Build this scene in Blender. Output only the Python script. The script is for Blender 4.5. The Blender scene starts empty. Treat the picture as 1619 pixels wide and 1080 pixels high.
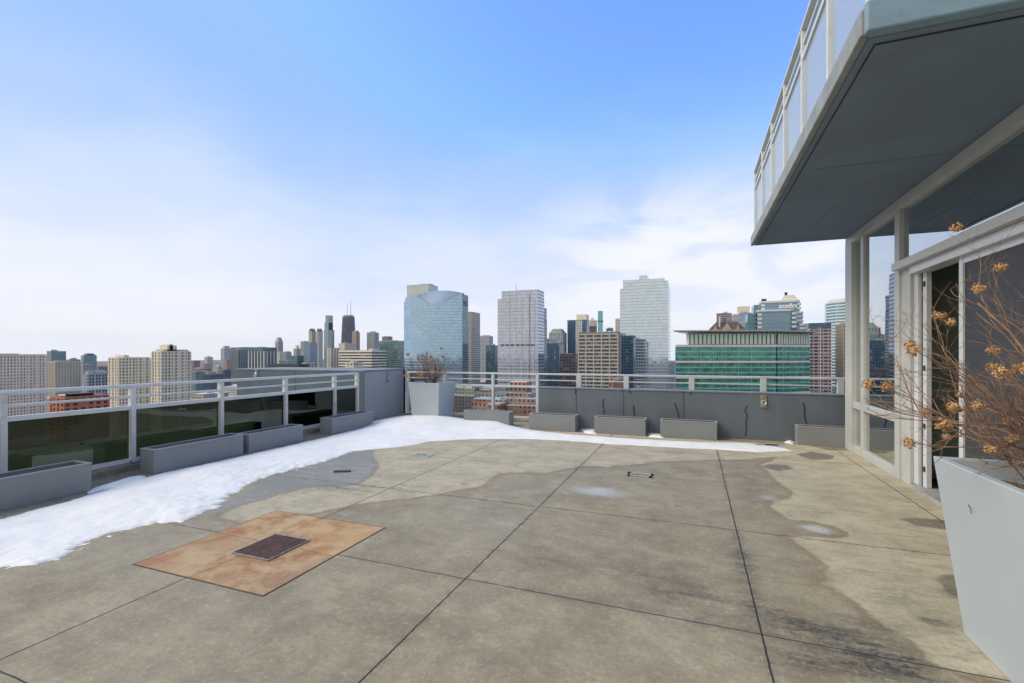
import bpy, math, random
from mathutils import Vector, noise
random.seed(7)
sc = bpy.context.scene
COL = sc.collection
# ------------------------------------------------------------------ camera numbers (metres, z=0 terrace floor)
H = 1.45; FPX = 750.0; CX = 809.5; HY = 561.0
YAW = math.atan((1097 - CX) / FPX)
FW = (-math.sin(YAW), math.cos(YAW)); RT = (math.cos(YAW), math.sin(YAW))
BASE = -115.0
HAZE = .00003
def ray(px):
    d = (px - CX) / FPX
    return (FW[0] + RT[0] * d, FW[1] + RT[1] * d)
def G(px, py, z=0.0):
    s = (H - z) * FPX / (py - HY); r = ray(px); return (r[0] * s, r[1] * s)
def zat(py, D): return H + (HY - py) / FPX * D

# ------------------------------------------------------------------ mesh helpers
class MB:
    def __init__(s): s.v = []; s.f = []
    def box(s, x0, x1, y0, y1, z0, z1):
        n = len(s.v)
        s.v += [(x0,y0,z0),(x1,y0,z0),(x1,y1,z0),(x0,y1,z0),(x0,y0,z1),(x1,y0,z1),(x1,y1,z1),(x0,y1,z1)]
        s.f += [(n,n+3,n+2,n+1),(n+4,n+5,n+6,n+7),(n,n+1,n+5,n+4),(n+1,n+2,n+6,n+5),(n+2,n+3,n+7,n+6),(n+3,n,n+4,n+7)]
        return s
    def frustum(s, r0, r1, z0, z1):
        n = len(s.v); a, b, c, d = r0; e, f, g, h = r1
        s.v += [(a,c,z0),(b,c,z0),(b,d,z0),(a,d,z0),(e,g,z1),(f,g,z1),(f,h,z1),(e,h,z1)]
        s.f += [(n,n+3,n+2,n+1),(n+4,n+5,n+6,n+7),(n,n+1,n+5,n+4),(n+1,n+2,n+6,n+5),(n+2,n+3,n+7,n+6),(n+3,n,n+4,n+7)]
        return s
    def prism(s, pts, z0, z1):
        n = len(s.v); k = len(pts)
        s.v += [(p[0],p[1],z0) for p in pts] + [(p[0],p[1],z1) for p in pts]
        s.f.append(tuple(reversed(range(n, n+k)))); s.f.append(tuple(range(n+k, n+2*k)))
        for i in range(k):
            j = (i+1) % k; s.f.append((n+i, n+j, n+k+j, n+k+i))
        return s
    def quad(s, a, b, c, d):
        n = len(s.v); s.v += [a, b, c, d]; s.f.append((n,n+1,n+2,n+3)); return s
    def tube(s, pts, r0, r1, k=6):
        n = len(s.v); m = len(pts); P = [Vector(p) for p in pts]
        for i, p in enumerate(P):
            t = (P[min(i+1,m-1)] - P[max(i-1,0)])
            if t.length < 1e-7: t = Vector((0,0,1))
            t.normalize()
            a = t.cross(Vector((0.13,0.31,0.94)));
            if a.length < 1e-3: a = t.cross(Vector((1,0,0)))
            a.normalize(); b = t.cross(a); r = r0 + (r1-r0)*i/(m-1)
            for q in range(k):
                w = 2*math.pi*q/k; c = p + a*(r*math.cos(w)) + b*(r*math.sin(w)); s.v.append(tuple(c))
        for i in range(m-1):
            for q in range(k):
                q2 = (q+1) % k
                s.f.append((n+i*k+q, n+i*k+q2, n+(i+1)*k+q2, n+(i+1)*k+q))
        s.f.append(tuple(reversed(range(n, n+k)))); s.f.append(tuple(range(n+(m-1)*k, n+m*k)))
        return s
def obj(name, mb, mat, parent=None, loc=(0,0,0), bevel=0, smooth=False):
    me = bpy.data.meshes.new(name); me.from_pydata(mb.v, [], mb.f); me.update()
    if mat: me.materials.append(mat)
    o = bpy.data.objects.new(name, me); COL.objects.link(o); o.location = loc
    if parent: o.parent = parent
    if smooth:
        for p in me.polygons: p.use_smooth = True
    if bevel:
        m = o.modifiers.new('bevel', 'BEVEL'); m.width = bevel; m.segments = 2; m.limit_method = 'ANGLE'
    return o
def tag(o, label=None, cat=None, group=None, kind=None):
    if label: o['label'] = label
    if cat: o['category'] = cat
    if group: o['group'] = group
    if kind: o['kind'] = kind
    return o
def thing(name, label, cat, loc=(0,0,0), group=None):
    o = bpy.data.objects.new(name, None); COL.objects.link(o); o.location = loc; o.empty_display_size = 0.2
    return tag(o, label, cat, group)
def dup(root, loc, label):
    r = root.copy(); COL.objects.link(r); r.location = loc; r['label'] = label
    for ch in list(root.children):
        c = ch.copy(); COL.objects.link(c); c.parent = r
        for g in ch.children:
            d = g.copy(); COL.objects.link(d); d.parent = c
    return r

# ------------------------------------------------------------------ node helpers
class NT:
    def __init__(s, nt): s.nt = nt; s.nt.nodes.clear()
    def n(s, t, **kw):
        x = s.nt.nodes.new(t)
        for k, v in kw.items():
            if k == 'I':
                for a, b in v.items():
                    if hasattr(b, 'is_output') : s.nt.links.new(b, x.inputs[a])
                    else: x.inputs[a].default_value = b
            else: setattr(x, k, v)
        return x
    def m(s, op, a, b=None, c=None, clamp=False):
        x = s.nt.nodes.new('ShaderNodeMath'); x.operation = op; x.use_clamp = clamp
        for i, v in enumerate((a, b, c)):
            if v is None: continue
            if hasattr(v, 'is_output'): s.nt.links.new(v, x.inputs[i])
            else: x.inputs[i].default_value = v
        return x.outputs[0]
    def mix(s, f, a, b):
        x = s.nt.nodes.new('ShaderNodeMix'); x.data_type = 'RGBA'
        for k, v in ((0, f), (6, a), (7, b)):
            if hasattr(v, 'is_output'): s.nt.links.new(v, x.inputs[k])
            else: x.inputs[k].default_value = v if k == 0 else (*v[:3], 1)
        return x.outputs[2]
    def noise(s, scale, detail=4, rough=.55, vec=None, dist=0):
        x = s.n('ShaderNodeTexNoise', I={'Scale': scale, 'Detail': detail, 'Roughness': rough, 'Distortion': dist})
        if vec: s.nt.links.new(vec, x.inputs['Vector'])
        return x.outputs['Fac']
    def ss(s, v, a, b):
        x = s.n('ShaderNodeMapRange', interpolation_type='SMOOTHSTEP', I={'Value': v, 'From Min': a, 'From Max': b})
        return x.outputs[0]
    def out(s, sh):
        o = s.n('ShaderNodeOutputMaterial'); s.nt.links.new(sh, o.inputs['Surface']); return o
def newmat(name):
    m = bpy.data.materials.new(name); m.use_nodes = True; return m, NT(m.node_tree)
def C4(c): return (c[0], c[1], c[2], 1)
def paint(name, col, rough=.5, var=.12, scale=3, metallic=0, bump=.0, bscale=60, streak=False, dirt=None):
    m, t = newmat(name)
    tc = t.n('ShaderNodeTexCoord').outputs['Object']
    vec = tc
    if streak:
        mp = t.n('ShaderNodeMapping', I={'Vector': tc, 'Scale': (1, 1, .12)}); vec = mp.outputs[0]
    n1 = t.noise(scale, 6, .6, vec)
    f = t.ss(n1, .3, .7)
    c = t.mix(f, tuple(x*(1-var) for x in col), tuple(min(1, x*(1+var)) for x in col))
    if dirt:
        n2 = t.noise(dirt[1], 8, .7, tc)
        c = t.mix(t.m('MULTIPLY', t.ss(n2, .52, .72), dirt[2]), c, dirt[0])
    p = t.n('ShaderNodeBsdfPrincipled', I={'Base Color': c, 'Metallic': metallic, 'Roughness': t.m('ADD', rough-.07, t.m('MULTIPLY', n1, .14))})
    if bump:
        b = t.n('ShaderNodeBump', I={'Height': t.noise(bscale, 5, .6, tc), 'Strength': bump, 'Distance': .004})
        t.nt.links.new(b.outputs[0], p.inputs['Normal'])
    t.out(p.outputs[0]); return m
def glassmat(name, tint, ior=1.5, refl=(.95,.97,1), rough=0.0, base=0.0, wav=.0):
    m, t = newmat(name)
    fr = t.n('ShaderNodeFresnel', I={'IOR': ior}).outputs[0]
    tr = t.n('ShaderNodeBsdfTransparent', I={'Color': C4(tint)})
    gl = t.n('ShaderNodeBsdfGlossy', I={'Color': C4(refl), 'Roughness': rough})
    if wav:
        b = t.n('ShaderNodeBump', I={'Height': t.noise(1.4, 1, .5, t.n('ShaderNodeTexCoord').outputs['Object']), 'Strength': wav, 'Distance': .02})
        t.nt.links.new(b.outputs[0], gl.inputs['Normal'])
    f = t.m('ADD', fr, base, clamp=True)
    x = t.n('ShaderNodeMixShader', I={0: f, 1: tr.outputs[0], 2: gl.outputs[0]})
    t.out(x.outputs[0]); return m

_fm = {}
def facade(wall, glass, floor=3.3, bay=3.0, wu=.6, wv=.6, met=.35, var=.35, rough=.12, wallvar=.08, jit=.02, blinds=.12, vline=None, rowvar=0.0, spread=0):
    key = (wall, glass, floor, bay, wu, wv, met, var, rough, jit, blinds, vline, rowvar)
    if key in _fm: return _fm[key]
    m, t = newmat('facade')
    tc = t.n('ShaderNodeTexCoord').outputs['Object']
    s = t.n('ShaderNodeSeparateXYZ', I={0: tc})
    u = t.m('DIVIDE', t.m('ADD', s.outputs[0], s.outputs[1]), bay); v = t.m('DIVIDE', s.outputs[2], floor)
    u = t.m('ADD', u, 500.13); v = t.m('ADD', v, 500.07)
    fu = t.m('FRACT', u); fv = t.m('FRACT', v)
    mu = t.m('LESS_THAN', t.m('ABSOLUTE', t.m('SUBTRACT', fu, .5)), wu/2)
    mv = t.m('LESS_THAN', t.m('ABSOLUTE', t.m('SUBTRACT', fv, .5)), wv/2)
    nz = t.n('ShaderNodeSeparateXYZ', I={0: t.n('ShaderNodeNewGeometry').outputs['Normal']}).outputs[2]
    side = t.m('LESS_THAN', t.m('ABSOLUTE', nz), .5)
    mask = t.m('MULTIPLY', t.m('MULTIPLY', mu, mv), side)
    cell = t.n('ShaderNodeCombineXYZ', I={0: t.m('FLOOR', u), 1: t.m('FLOOR', v)}).outputs[0]
    wn = t.n('ShaderNodeTexWhiteNoise', noise_dimensions='3D', I={'Vector': cell})
    r = wn.outputs['Value']
    big = t.noise(.035, 4, .6, tc)
    k = t.m('ADD', 1-var, t.m('MULTIPLY', t.m('ADD', t.m('MULTIPLY', r, .6), t.m('MULTIPLY', big, .8)), 2*var*.75))
    g = t.n('ShaderNodeVectorMath', operation='SCALE', I={0: glass, 'Scale': k}).outputs[0]
    if blinds:
        g = t.mix(t.m('MULTIPLY', t.m('GREATER_THAN', r, 1-blinds), .45), g, (.42,.42,.38))
    geo = t.n('ShaderNodeNewGeometry').outputs['Normal']
    jn = t.n('ShaderNodeVectorMath', operation='SCALE', I={0: t.n('ShaderNodeVectorMath', operation='SUBTRACT', I={0: wn.outputs['Color'], 1: (.5,.5,.5)}).outputs[0], 'Scale': jit}).outputs[0]
    nn = t.n('ShaderNodeVectorMath', operation='NORMALIZE', I={0: t.n('ShaderNodeVectorMath', operation='ADD', I={0: geo, 1: jn}).outputs[0]}).outputs[0]
    pg = t.n('ShaderNodeBsdfPrincipled', I={'Base Color': g, 'Metallic': met, 'Roughness': rough, 'Normal': nn})
    wnz = t.m('ADD', t.m('MULTIPLY', t.noise(.12, 5, .65, tc), .7), t.m('MULTIPLY', t.noise(1.3, 3, .6, tc), .3))
    wc = t.mix(t.ss(wnz, .3, .7), tuple(x*(1-wallvar*1.6) for x in wall), tuple(min(1,x*(1+wallvar)) for x in wall))
    if vline:   # every vline-th bay a darker vertical joint strip
        q = t.m('LESS_THAN', t.m('FRACT', t.m('DIVIDE', t.m('FLOOR', u), vline)), 1.0/vline - .001)
        wc = t.mix(t.m('MULTIPLY', q, .4), wc, tuple(x*.55 for x in wall))
    wcr = t.mix(side, (.36,.35,.33), wc)
    pw = t.n('ShaderNodeBsdfPrincipled', I={'Base Color': wcr, 'Roughness': .7})
    x = t.n('ShaderNodeMixShader', I={0: mask, 1: pw.outputs[0], 2: pg.outputs[0]})
    t.out(x.outputs[0]); _fm[key] = m; return m

# ------------------------------------------------------------------ materials near the camera
M = {}
M['brickred'] = paint('brick_red', (.46,.155,.085), .8, .12, .4)
M['terracotta'] = paint('terracotta_roof', (.36,.15,.08), .8, .15, .3)
M['darkbrace'] = paint('dark_brace', (.10,.105,.12), .6, .1, .3)
M['gridstone'] = paint('grid_concrete', (.46,.43,.37), .8, .10, .4)
M['rail'] = paint('painted_metal_rail', (.62,.64,.62), .38, .05, 6, bump=.05, dirt=((.36,.34,.29), 5, .45))
M['frame'] = paint('window_frame_paint', (.46,.47,.445), .42, .05, 3, dirt=((.30,.28,.24), 2.2, .35))
M['door_paint'] = paint('door_frame_paint', (.58,.60,.62), .38, .05, 3, dirt=((.4,.4,.38), 3, .3))
M['planter'] = paint('grey_planter', (.225,.240,.245), .42, .05, 2.2, streak=True, bump=.06, bscale=25, dirt=((.2,.2,.2), 4, .35))
M['rim'] = paint('trough_rim', (.33,.35,.36), .42, .06, 4, dirt=((.22,.22,.21), 6, .4))
M['pot'] = paint('pale_pot', (.425,.475,.50), .4, .03, 1.5, bump=.05, bscale=20, dirt=((.37,.42,.44), 4, .3))
M['slate'] = paint('slate_wall_paint', (.118,.142,.168), .62, .10, 1.6, streak=True, bump=.35, bscale=35, dirt=((.15,.17,.185), 2.5, .5))
M['slate_cap'] = paint('wall_cap', (.17,.19,.21), .5, .10, 3, bump=.2, bscale=40, dirt=((.3,.3,.29), 6, .5))
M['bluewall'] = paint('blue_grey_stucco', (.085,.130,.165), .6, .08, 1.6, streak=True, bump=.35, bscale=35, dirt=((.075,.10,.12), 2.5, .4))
M['greywall'] = paint('grey_stucco', (.33,.35,.365), .6, .08, 1.4, streak=True, bump=.35, bscale=35, dirt=((.40,.41,.42), 2.5, .4))
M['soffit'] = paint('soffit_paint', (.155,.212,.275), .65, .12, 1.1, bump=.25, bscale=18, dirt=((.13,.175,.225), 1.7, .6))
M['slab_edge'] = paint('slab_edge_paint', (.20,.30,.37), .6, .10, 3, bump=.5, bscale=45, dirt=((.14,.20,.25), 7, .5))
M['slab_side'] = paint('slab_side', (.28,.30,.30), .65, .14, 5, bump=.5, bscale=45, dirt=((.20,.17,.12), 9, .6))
M['seam'] = paint('soffit_seam_paint', (.11,.15,.185), .7, .2, 8)
M['dark'] = paint('black_rubber_and_shade', (.012,.012,.013), .6, .2, 8)  # black for rubber parts, also for shade in door gap and drain pit
M['groove'] = paint('dark_groove', (.02,.024,.028), .7, .2, 8)
M['screen'] = paint('insect_screen', (.040,.042,.050), .55, .10, 2.0)
M['interior'] = paint('interior_wall', (.44,.54,.47), .55, .06, 1.0)
M['interior_floor'] = paint('interior_floor', (.12,.10,.08), .4, .1, 1.0)
M['outlet'] = paint('outlet_plate', (.70,.78,.72), .4, .05, 8)
M['soil'] = paint('dry_soil', (.10,.075,.055), .95, .5, 30, bump=1.0, bscale=90)
M['steel'] = paint('dull_steel', (.30,.28,.25), .42, .25, 18, metallic=.6, bump=.3, dirt=((.16,.09,.05), 12, .6))
M['plate'] = paint('anchor_plate', (.32,.29,.22), .5, .3, 22, metallic=.3, bump=.3, dirt=((.12,.10,.07), 15, .6))
M['chrome'] = paint('bright_ring', (.7,.7,.68), .22, .1, 10, metallic=.9)
M['galv'] = paint('galvanised', (.36,.35,.33), .5, .25, 12, metallic=.15)
M['curb'] = paint('curb_concrete', (.26,.225,.165), .85, .25, 6, bump=.8, bscale=50, dirt=((.12,.10,.07), 5, .6))
M['sealant'] = paint('black_sealant', (.012,.013,.015), .55, .2, 20)
M['rustgrate'] = paint('rusty_iron', (.115,.060,.050), .7, .35, 25, metallic=.2, bump=.6, dirt=((.17,.085,.05), 20, .6))
M['wood'] = paint('wet_wood', (.055,.045,.035), .6, .3, 20)
M['twig'] = paint('hydrangea_twig', (.22,.130,.080), .75, .35, 14, dirt=((.36,.26,.17), 9, .8))
M['bark'] = paint('hydrangea_stem', (.15,.095,.068), .8, .3, 14, dirt=((.24,.16,.11), 9, .6))
M['petal'] = paint('dried_petals', (.50,.30,.135), .8, .30, 40, dirt=((.66,.47,.27), 30, .7))
M['petal_orange'] = paint('dried_orange_petals', (.50,.29,.12), .8, .3, 40, dirt=((.66,.42,.2), 30, .6))
M['railglass'] = glassmat('dark_green_glass', (.19,.225,.165), 1.52, (.85,.95,.90), 0, 0.02, wav=.25)
M['clearglass'] = glassmat('clear_glass', (.80,.87,.86), 1.5, (.95,.97,1))
M['balcglass'] = glassmat('balcony_glass', (.80,.86,.92), 1.5, (.9,.95,1), base=.04)
_t = NT(M['balcglass'].node_tree)
_a = _t.n('ShaderNodeBsdfTransparent', I={'Color': (.86,.91,.95,1)}); _b = _t.n('ShaderNodeBsdfTranslucent', I={'Color': (.82,.86,.9,1)}); _d = _t.n('ShaderNodeBsdfDiffuse', I={'Color': (.8,.84,.88,1)})
_m = _t.n('ShaderNodeMixShader', I={0: .5, 1: _b.outputs[0], 2: _d.outputs[0]}); _g = _t.n('ShaderNodeBsdfGlossy', I={'Roughness': .0})
_m2 = _t.n('ShaderNodeMixShader', I={0: .42, 1: _a.outputs[0], 2: _m.outputs[0]}); _m3 = _t.n('ShaderNodeMixShader', I={0: .06, 1: _m2.outputs[0], 2: _g.outputs[0]}); _t.out(_m3.outputs[0])
M['wallglass'] = glassmat('coated_window_glass', (.20,.28,.25), 2.0, (.90,.96,.97), 0, .46, wav=.04)

# ------------------------------------------------------------------ stain fields on the terrace
def seg_d(p, a, b):
    ax, ay = a; bx, by = b; px, py = p
    dx, dy = bx-ax, by-ay; L = dx*dx+dy*dy
    t = 0 if L == 0 else max(0, min(1, ((px-ax)*dx+(py-ay)*dy)/L))
    return math.hypot(px-ax-t*dx, py-ay-t*dy)
def sdf(p, poly):
    d = 1e9; ins = False; n = len(poly); x, y = p
    for i in range(n):
        a = poly[i]; b = poly[(i+1) % n]
        d = min(d, seg_d(p, a, b))
        if (a[1] > y) != (b[1] > y) and x < (b[0]-a[0])*(y-a[1])/(b[1]-a[1])+a[0]: ins = not ins
    return d if ins else -d
class Field:
    def __init__(s, poly, step=.2, band=.30):
        s.p = poly; s.st = step; s.c = {}; s.band = band
    def g(s, i, j):
        k = (i, j)
        if k not in s.c: s.c[k] = sdf((i*s.st, j*s.st), s.p)
        return s.c[k]
    def __call__(s, x, y):
        u, v = x/s.st, y/s.st; i, j = math.floor(u), math.floor(v); u -= i; v -= j
        d = (s.g(i,j)*(1-u)+s.g(i+1,j)*u)*(1-v)+(s.g(i,j+1)*(1-u)+s.g(i+1,j+1)*u)*v
        return sdf((x, y), s.p) if abs(d) < s.band else d
def GP(l): return [G(*p) for p in l]
DRY1 = GP([(349,816),(378,803),(412,791),(458,777),(495,771),(529,771),(566,765),(591,751),(600,735),(588,720),(591,711)]) + [(-4.9,7.6),(-2.5,8.7),(1.7,8.8),(2.0,8.3)] + \
       GP([(1240,722),(1196,723),(1166,727),(1140,728),(1066,728),(1011,734),(962,737),(925,736),(899,741),(859,747),(810,747),(788,750),(762,767),(729,773),(692,780),(662,782),(581,794),(535,803),(489,813),(440,812),(384,827)])
DRY2 = GP([(1240,718),(1290,716),(1335,712)]) + [(2.3,8.6),(2.3,.5),(2.0,1.2)] + GP([(1640,1095),(1580,1075),(1520,1060),(1470,1048),(1450,1030),(1430,1005),(1395,985),(1370,965),(1345,945),(1320,930),(1305,925),(1307,915),(1300,895),(1290,880),(1270,865),(1250,850),(1320,851),(1340,845),(1330,835),(1290,825),(1250,822),(1230,812),(1219,800),(1225,793),(1252,789),(1250,775),(1233,765),(1214,745),(1200,735),(1215,728)])
PUD = [GP([(1433,824),(1445,817),(1495,822),(1505,834),(1495,838),(1460,834)]), GP([(1467,912),(1480,904),(1530,910),(1530,965),(1512,948),(1490,930)]),
       GP([(1200,738),(1215,733),(1245,735),(1258,741),(1230,745)]), GP([(1255,718),(1275,713),(1318,720),(1320,727),(1285,727)])]
SNOWWET = GP([(300,822),(372,786),(430,750),(480,738),(540,718),(592,710),(600,735),(591,751),(566,765),(529,771),(495,771),(458,777),(412,791),(378,803),(349,816)])
SNOW = [(-6.0,-1.5),(-3.6,-1.2),(-3.65,.6)] + GP([(0,898),(60,893),(100,885),(125,868),(150,855),(200,838),(240,830),(270,827),(285,831),(310,818),(345,802),(372,782),(400,766),(430,752),(470,742),(520,728),(560,713),(590,711),(640,706),(680,698),(750,694),(830,694),(900,697),(960,702),(1050,707),(1130,711),(1200,715),(1252,713),(1240,707),(1180,701),(1100,699),(1000,694),(945,690),(900,687),(840,680)]) + \
       [(-3.35,8.95),(-3.7,9.35),(-4.6,9.58),(-6.55,9.6),(-6.55,8.0),(-6.15,7.7),(-6.03,6.6),(-6.05,5.6),(-6.05,4.4),(-6.1,3.9)] + GP([(215,760),(139,783),(100,795),(50,808),(0,820)]) + [(-5.9,1.9)]
THIN = [GP([(138,776),(200,757),(232,752),(230,757),(190,768),(140,781)]), GP([(915,679),(945,680),(943,687),(925,685)]), GP([(1023,685),(1050,688),(1048,693),(1026,691)]), GP([(1243,697),(1256,699),(1254,703),(1240,700)]),
        GP([(820,660),(838,664),(836,670),(818,668)])]
def gauss(px, py, pts): return sum(w*math.exp(-((px-x)**2/(2*sx*sx)+(py-y)**2/(2*sy*sy))) for x, y, sx, sy, w in pts)
def pe(cx_, cy_, rx, ry, w):   # blob measured from a stain outline: centre and half sizes on the floor
    c = G(cx_, cy_); a = G(cx_+rx, cy_); b = G(cx_, cy_+ry)
    return (c[0], c[1], max(.04, abs(a[0]-c[0])+abs(b[0]-c[0])*.5)*.6, max(.04, abs(b[1]-c[1])+abs(a[1]-c[1])*.5)*.6, w)
ICE = [pe(945,777,55,9,.9), pe(1290,836,26,6,1.0), pe(790,828,55,14,.4), pe(1110,772,30,4,.35), pe(1215,787,26,5,.6), pe(640,742,45,8,.15), pe(545,752,25,6,.2)]
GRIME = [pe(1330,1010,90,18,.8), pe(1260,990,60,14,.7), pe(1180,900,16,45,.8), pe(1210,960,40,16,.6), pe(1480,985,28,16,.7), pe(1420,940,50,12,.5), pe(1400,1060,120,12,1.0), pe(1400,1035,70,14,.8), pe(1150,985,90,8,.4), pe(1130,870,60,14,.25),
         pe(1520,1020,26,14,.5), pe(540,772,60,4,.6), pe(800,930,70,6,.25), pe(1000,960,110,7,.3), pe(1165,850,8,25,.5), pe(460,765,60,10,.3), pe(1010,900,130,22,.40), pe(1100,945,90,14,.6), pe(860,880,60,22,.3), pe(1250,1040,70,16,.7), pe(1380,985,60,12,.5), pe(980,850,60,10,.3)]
OCH = [pe(1000,842,120,14,.5), pe(800,757,30,8,.5), pe(1220,830,40,10,.3)]

FD1, FD2, FSW, FSN = Field(DRY1), Field(DRY2), Field(SNOWWET), Field(SNOW, band=.4)
FPUD = [Field(P) for P in PUD]
def terrace_floor():
    X0, X1, Y0, Y1, st = -6.9, 2.4, -4.0, 9.96, .04
    me = bpy.data.meshes.new('terrace_floor')
    # finer rows near the camera view, coarser behind it
    xs = [X0 + i*st for i in range(int((X1-X0)/st)+1)] + [X1]
    ys = [Y0 + i*.25 for i in range(int((1.0-Y0)/.25))] + [1.0 + i*st for i in range(int((Y1-1.0)/st)+1)] + [Y1]
    nx = len(xs); V = []; att = {k: [] for k in ('dry','pud','swet','ice','grime','och')}
    for y in ys:
        for x in xs:
            w = noise.noise((x*1.7, y*1.7, 0))*.06 + noise.noise((x*5, y*5, 3))*.035 + noise.noise((x*11, y*11, 8))*.02
            q = (x+w, y-w)
            V.append((x, y, 0))
            if y < .9:
                for k in att: att[k].append({'dry': -.5, 'pud': -1, 'swet': -1}.get(k, 0))
                att['dry'][-1] = -.5 if x < 1.6 else .3
                continue
            att['dry'].append(max(FD1(*q), FD2(*q)))
            att['pud'].append(max(P(*q) for P in FPUD) + .0)
            att['swet'].append(FSW(*q))
            att['ice'].append(gauss(q[0], q[1], ICE)); att['grime'].append(gauss(x, y, GRIME)); att['och'].append(gauss(x, y, OCH))
    Fc = [(j*nx+i, j*nx+i+1, (j+1)*nx+i+1, (j+1)*nx+i) for j in range(len(ys)-1) for i in range(nx-1)]
    me.from_pydata(V, [], Fc); me.update()
    for k, vals in att.items():
        a = me.attributes.new(k, 'FLOAT', 'POINT'); a.data.foreach_set('value', vals)
    o = bpy.data.objects.new('terrace_floor', me); COL.objects.link(o); tag(o, kind='structure', label='stained concrete terrace floor with joints')
    m, t = newmat('terrace_concrete')
    tc = t.n('ShaderNodeTexCoord').outputs['Object']; s = t.n('ShaderNodeSeparateXYZ', I={0: tc}); X, Y = s.outputs[0], s.outputs[1]
    A = {k: t.n('ShaderNodeAttribute', attribute_name=k).outputs['Fac'] for k in att}
    nf = t.noise(14, 8, .65, tc); nm = t.noise(2.6, 6, .6, tc); nb = t.noise(.7, 4, .6, tc); ng = t.noise(120, 3, .7, tc)
    mp = t.n('ShaderNodeMapping', I={'Vector': tc, 'Scale': (1.2, 6.5, 1), 'Rotation': (0,0,.25)}).outputs[0]
    nst = t.noise(2.2, 8, .7, mp)
    dsd = t.m('ADD', A['dry'], t.m('MULTIPLY', t.m('SUBTRACT', nf, .5), .13))
    dry = t.ss(dsd, -.022, .026)
    dryc = t.mix(t.ss(nm, .3, .7), (.375,.338,.262), (.50,.46,.365))
    wetc = t.mix(t.ss(nm, .32, .70), (.215,.182,.122), (.350,.308,.218))
    wetc = t.mix(t.m('MULTIPLY', t.ss(nb, .4, .65), .6), wetc, (.33,.295,.228))
    # brown tide mark just inside the damp edge
    edge = t.m('MULTIPLY', t.ss(dsd, -.14, -.01), t.m('SUBTRACT', 1.0, dry))
    wetc = t.mix(t.m('MULTIPLY', edge, .55), wetc, (.20,.145,.085))
    c = t.mix(dry, wetc, dryc)
    c = t.mix(t.m('MULTIPLY', t.ss(nst, .50, .70), .5), c, (.19,.165,.13))
    sw = t.ss(t.m('ADD', A['swet'], t.m('MULTIPLY', t.m('SUBTRACT', nf, .5), .12)), -.02, .10)
    c = t.mix(t.m('MULTIPLY', sw, .85), c, t.mix(t.ss(nst, .35, .65), (.20,.195,.185), (.34,.335,.325)))
    pd = t.ss(t.m('ADD', A['pud'], t.m('MULTIPLY', t.m('SUBTRACT', nf, .5), .08)), -.02, .03)
    c = t.mix(t.m('MULTIPLY', pd, .75), c, (.105,.085,.058))
    c = t.mix(t.m('MULTIPLY', t.m('MULTIPLY', A['och'], t.ss(nf, .3, .7)), .6), c, (.29,.20,.11))
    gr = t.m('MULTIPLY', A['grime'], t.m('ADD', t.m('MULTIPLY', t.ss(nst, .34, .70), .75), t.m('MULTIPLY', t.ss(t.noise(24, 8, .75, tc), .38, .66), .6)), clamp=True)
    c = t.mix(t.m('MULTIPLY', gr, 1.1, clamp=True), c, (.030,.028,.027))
    c = t.n('ShaderNodeVectorMath', operation='MULTIPLY', I={0: c, 1: (1.03,1.0,.86)}).outputs[0]
    ic = t.m('MULTIPLY', t.ss(t.m('ADD', A['ice'], t.m('MULTIPLY', t.m('SUBTRACT', nst, .5), .6)), .15, .95), .75)
    c = t.mix(ic, c, (.55,.57,.57))
    # aggregate speckle
    vor = t.n('ShaderNodeTexVoronoi', I={'Vector': tc, 'Scale': 75.0}).outputs['Distance']
    vcol = t.n('ShaderNodeTexVoronoi', I={'Vector': tc, 'Scale': 75.0}).outputs['Color']
    vr = t.n('ShaderNodeSeparateColor', I={0: vcol}).outputs[0]
    sp = t.m('MULTIPLY', t.m('LESS_THAN', vor, .30), t.m('GREATER_THAN', vr, .95))
    c = t.mix(t.m('MULTIPLY', sp, .40), c, (.55,.52,.46))
    spd = t.m('MULTIPLY', t.m('LESS_THAN', vor, .34), t.m('LESS_THAN', vr, .10))
    c = t.mix(t.m('MULTIPLY', spd, .35), c, (.10,.09,.075))
    nf2 = t.noise(34, 6, .75, tc); nf3 = t.noise(7, 7, .7, tc)
    c = t.mix(t.m('MULTIPLY', t.ss(nf3, .50, .66), .30), c, (.17,.15,.115))
    c = t.mix(t.m('MULTIPLY', t.ss(nf3, .50, .34), .22), c, (.50,.455,.34))
    c = t.mix(t.m('MULTIPLY', t.ss(nf2, .50, .70), .45), c, (.15,.13,.10))
    c = t.mix(t.m('MULTIPLY', t.ss(nf2, .48, .30), .38), c, (.60,.55,.42))
    c = t.mix(t.m('MULTIPLY', t.m('SUBTRACT', ng, .38), .9, clamp=True), c, (.15,.135,.11))
    # cracks (fine meander), joints
    wob = t.m('MULTIPLY', t.m('SUBTRACT', t.noise(9, 4, .6, tc), .5), .012)
    jm = None
    for ax, vals, w in ((X, (-4.78,-3.08,-1.38,.33,2.02), .0048), (Y, (-1.95,-.38,1.19,2.76,4.33,7.47), .0042), (Y, (5.90,), .0018)):
        for v in vals:
            d = t.m('ABSOLUTE', t.m('SUBTRACT', t.m('ADD', ax, wob), v))
            k = t.ss(d, w*1.25, w*.55); jm = k if jm is None else t.m('MAXIMUM', jm, k)
    jd = None
    for ax, vals in ((X, (-1.38,.33)), (Y, (2.76,4.33))):
        for v in vals:
            k = t.ss(t.m('ABSOLUTE', t.m('SUBTRACT', ax, v)), .06, .0); jd = k if jd is None else t.m('MAXIMUM', jd, k)
    c = t.mix(t.m('MULTIPLY', t.m('MULTIPLY', jd, t.ss(nf, .42, .68)), .55), c, (.13,.115,.09))
    c = t.mix(jm, c, (.022,.019,.015))
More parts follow.
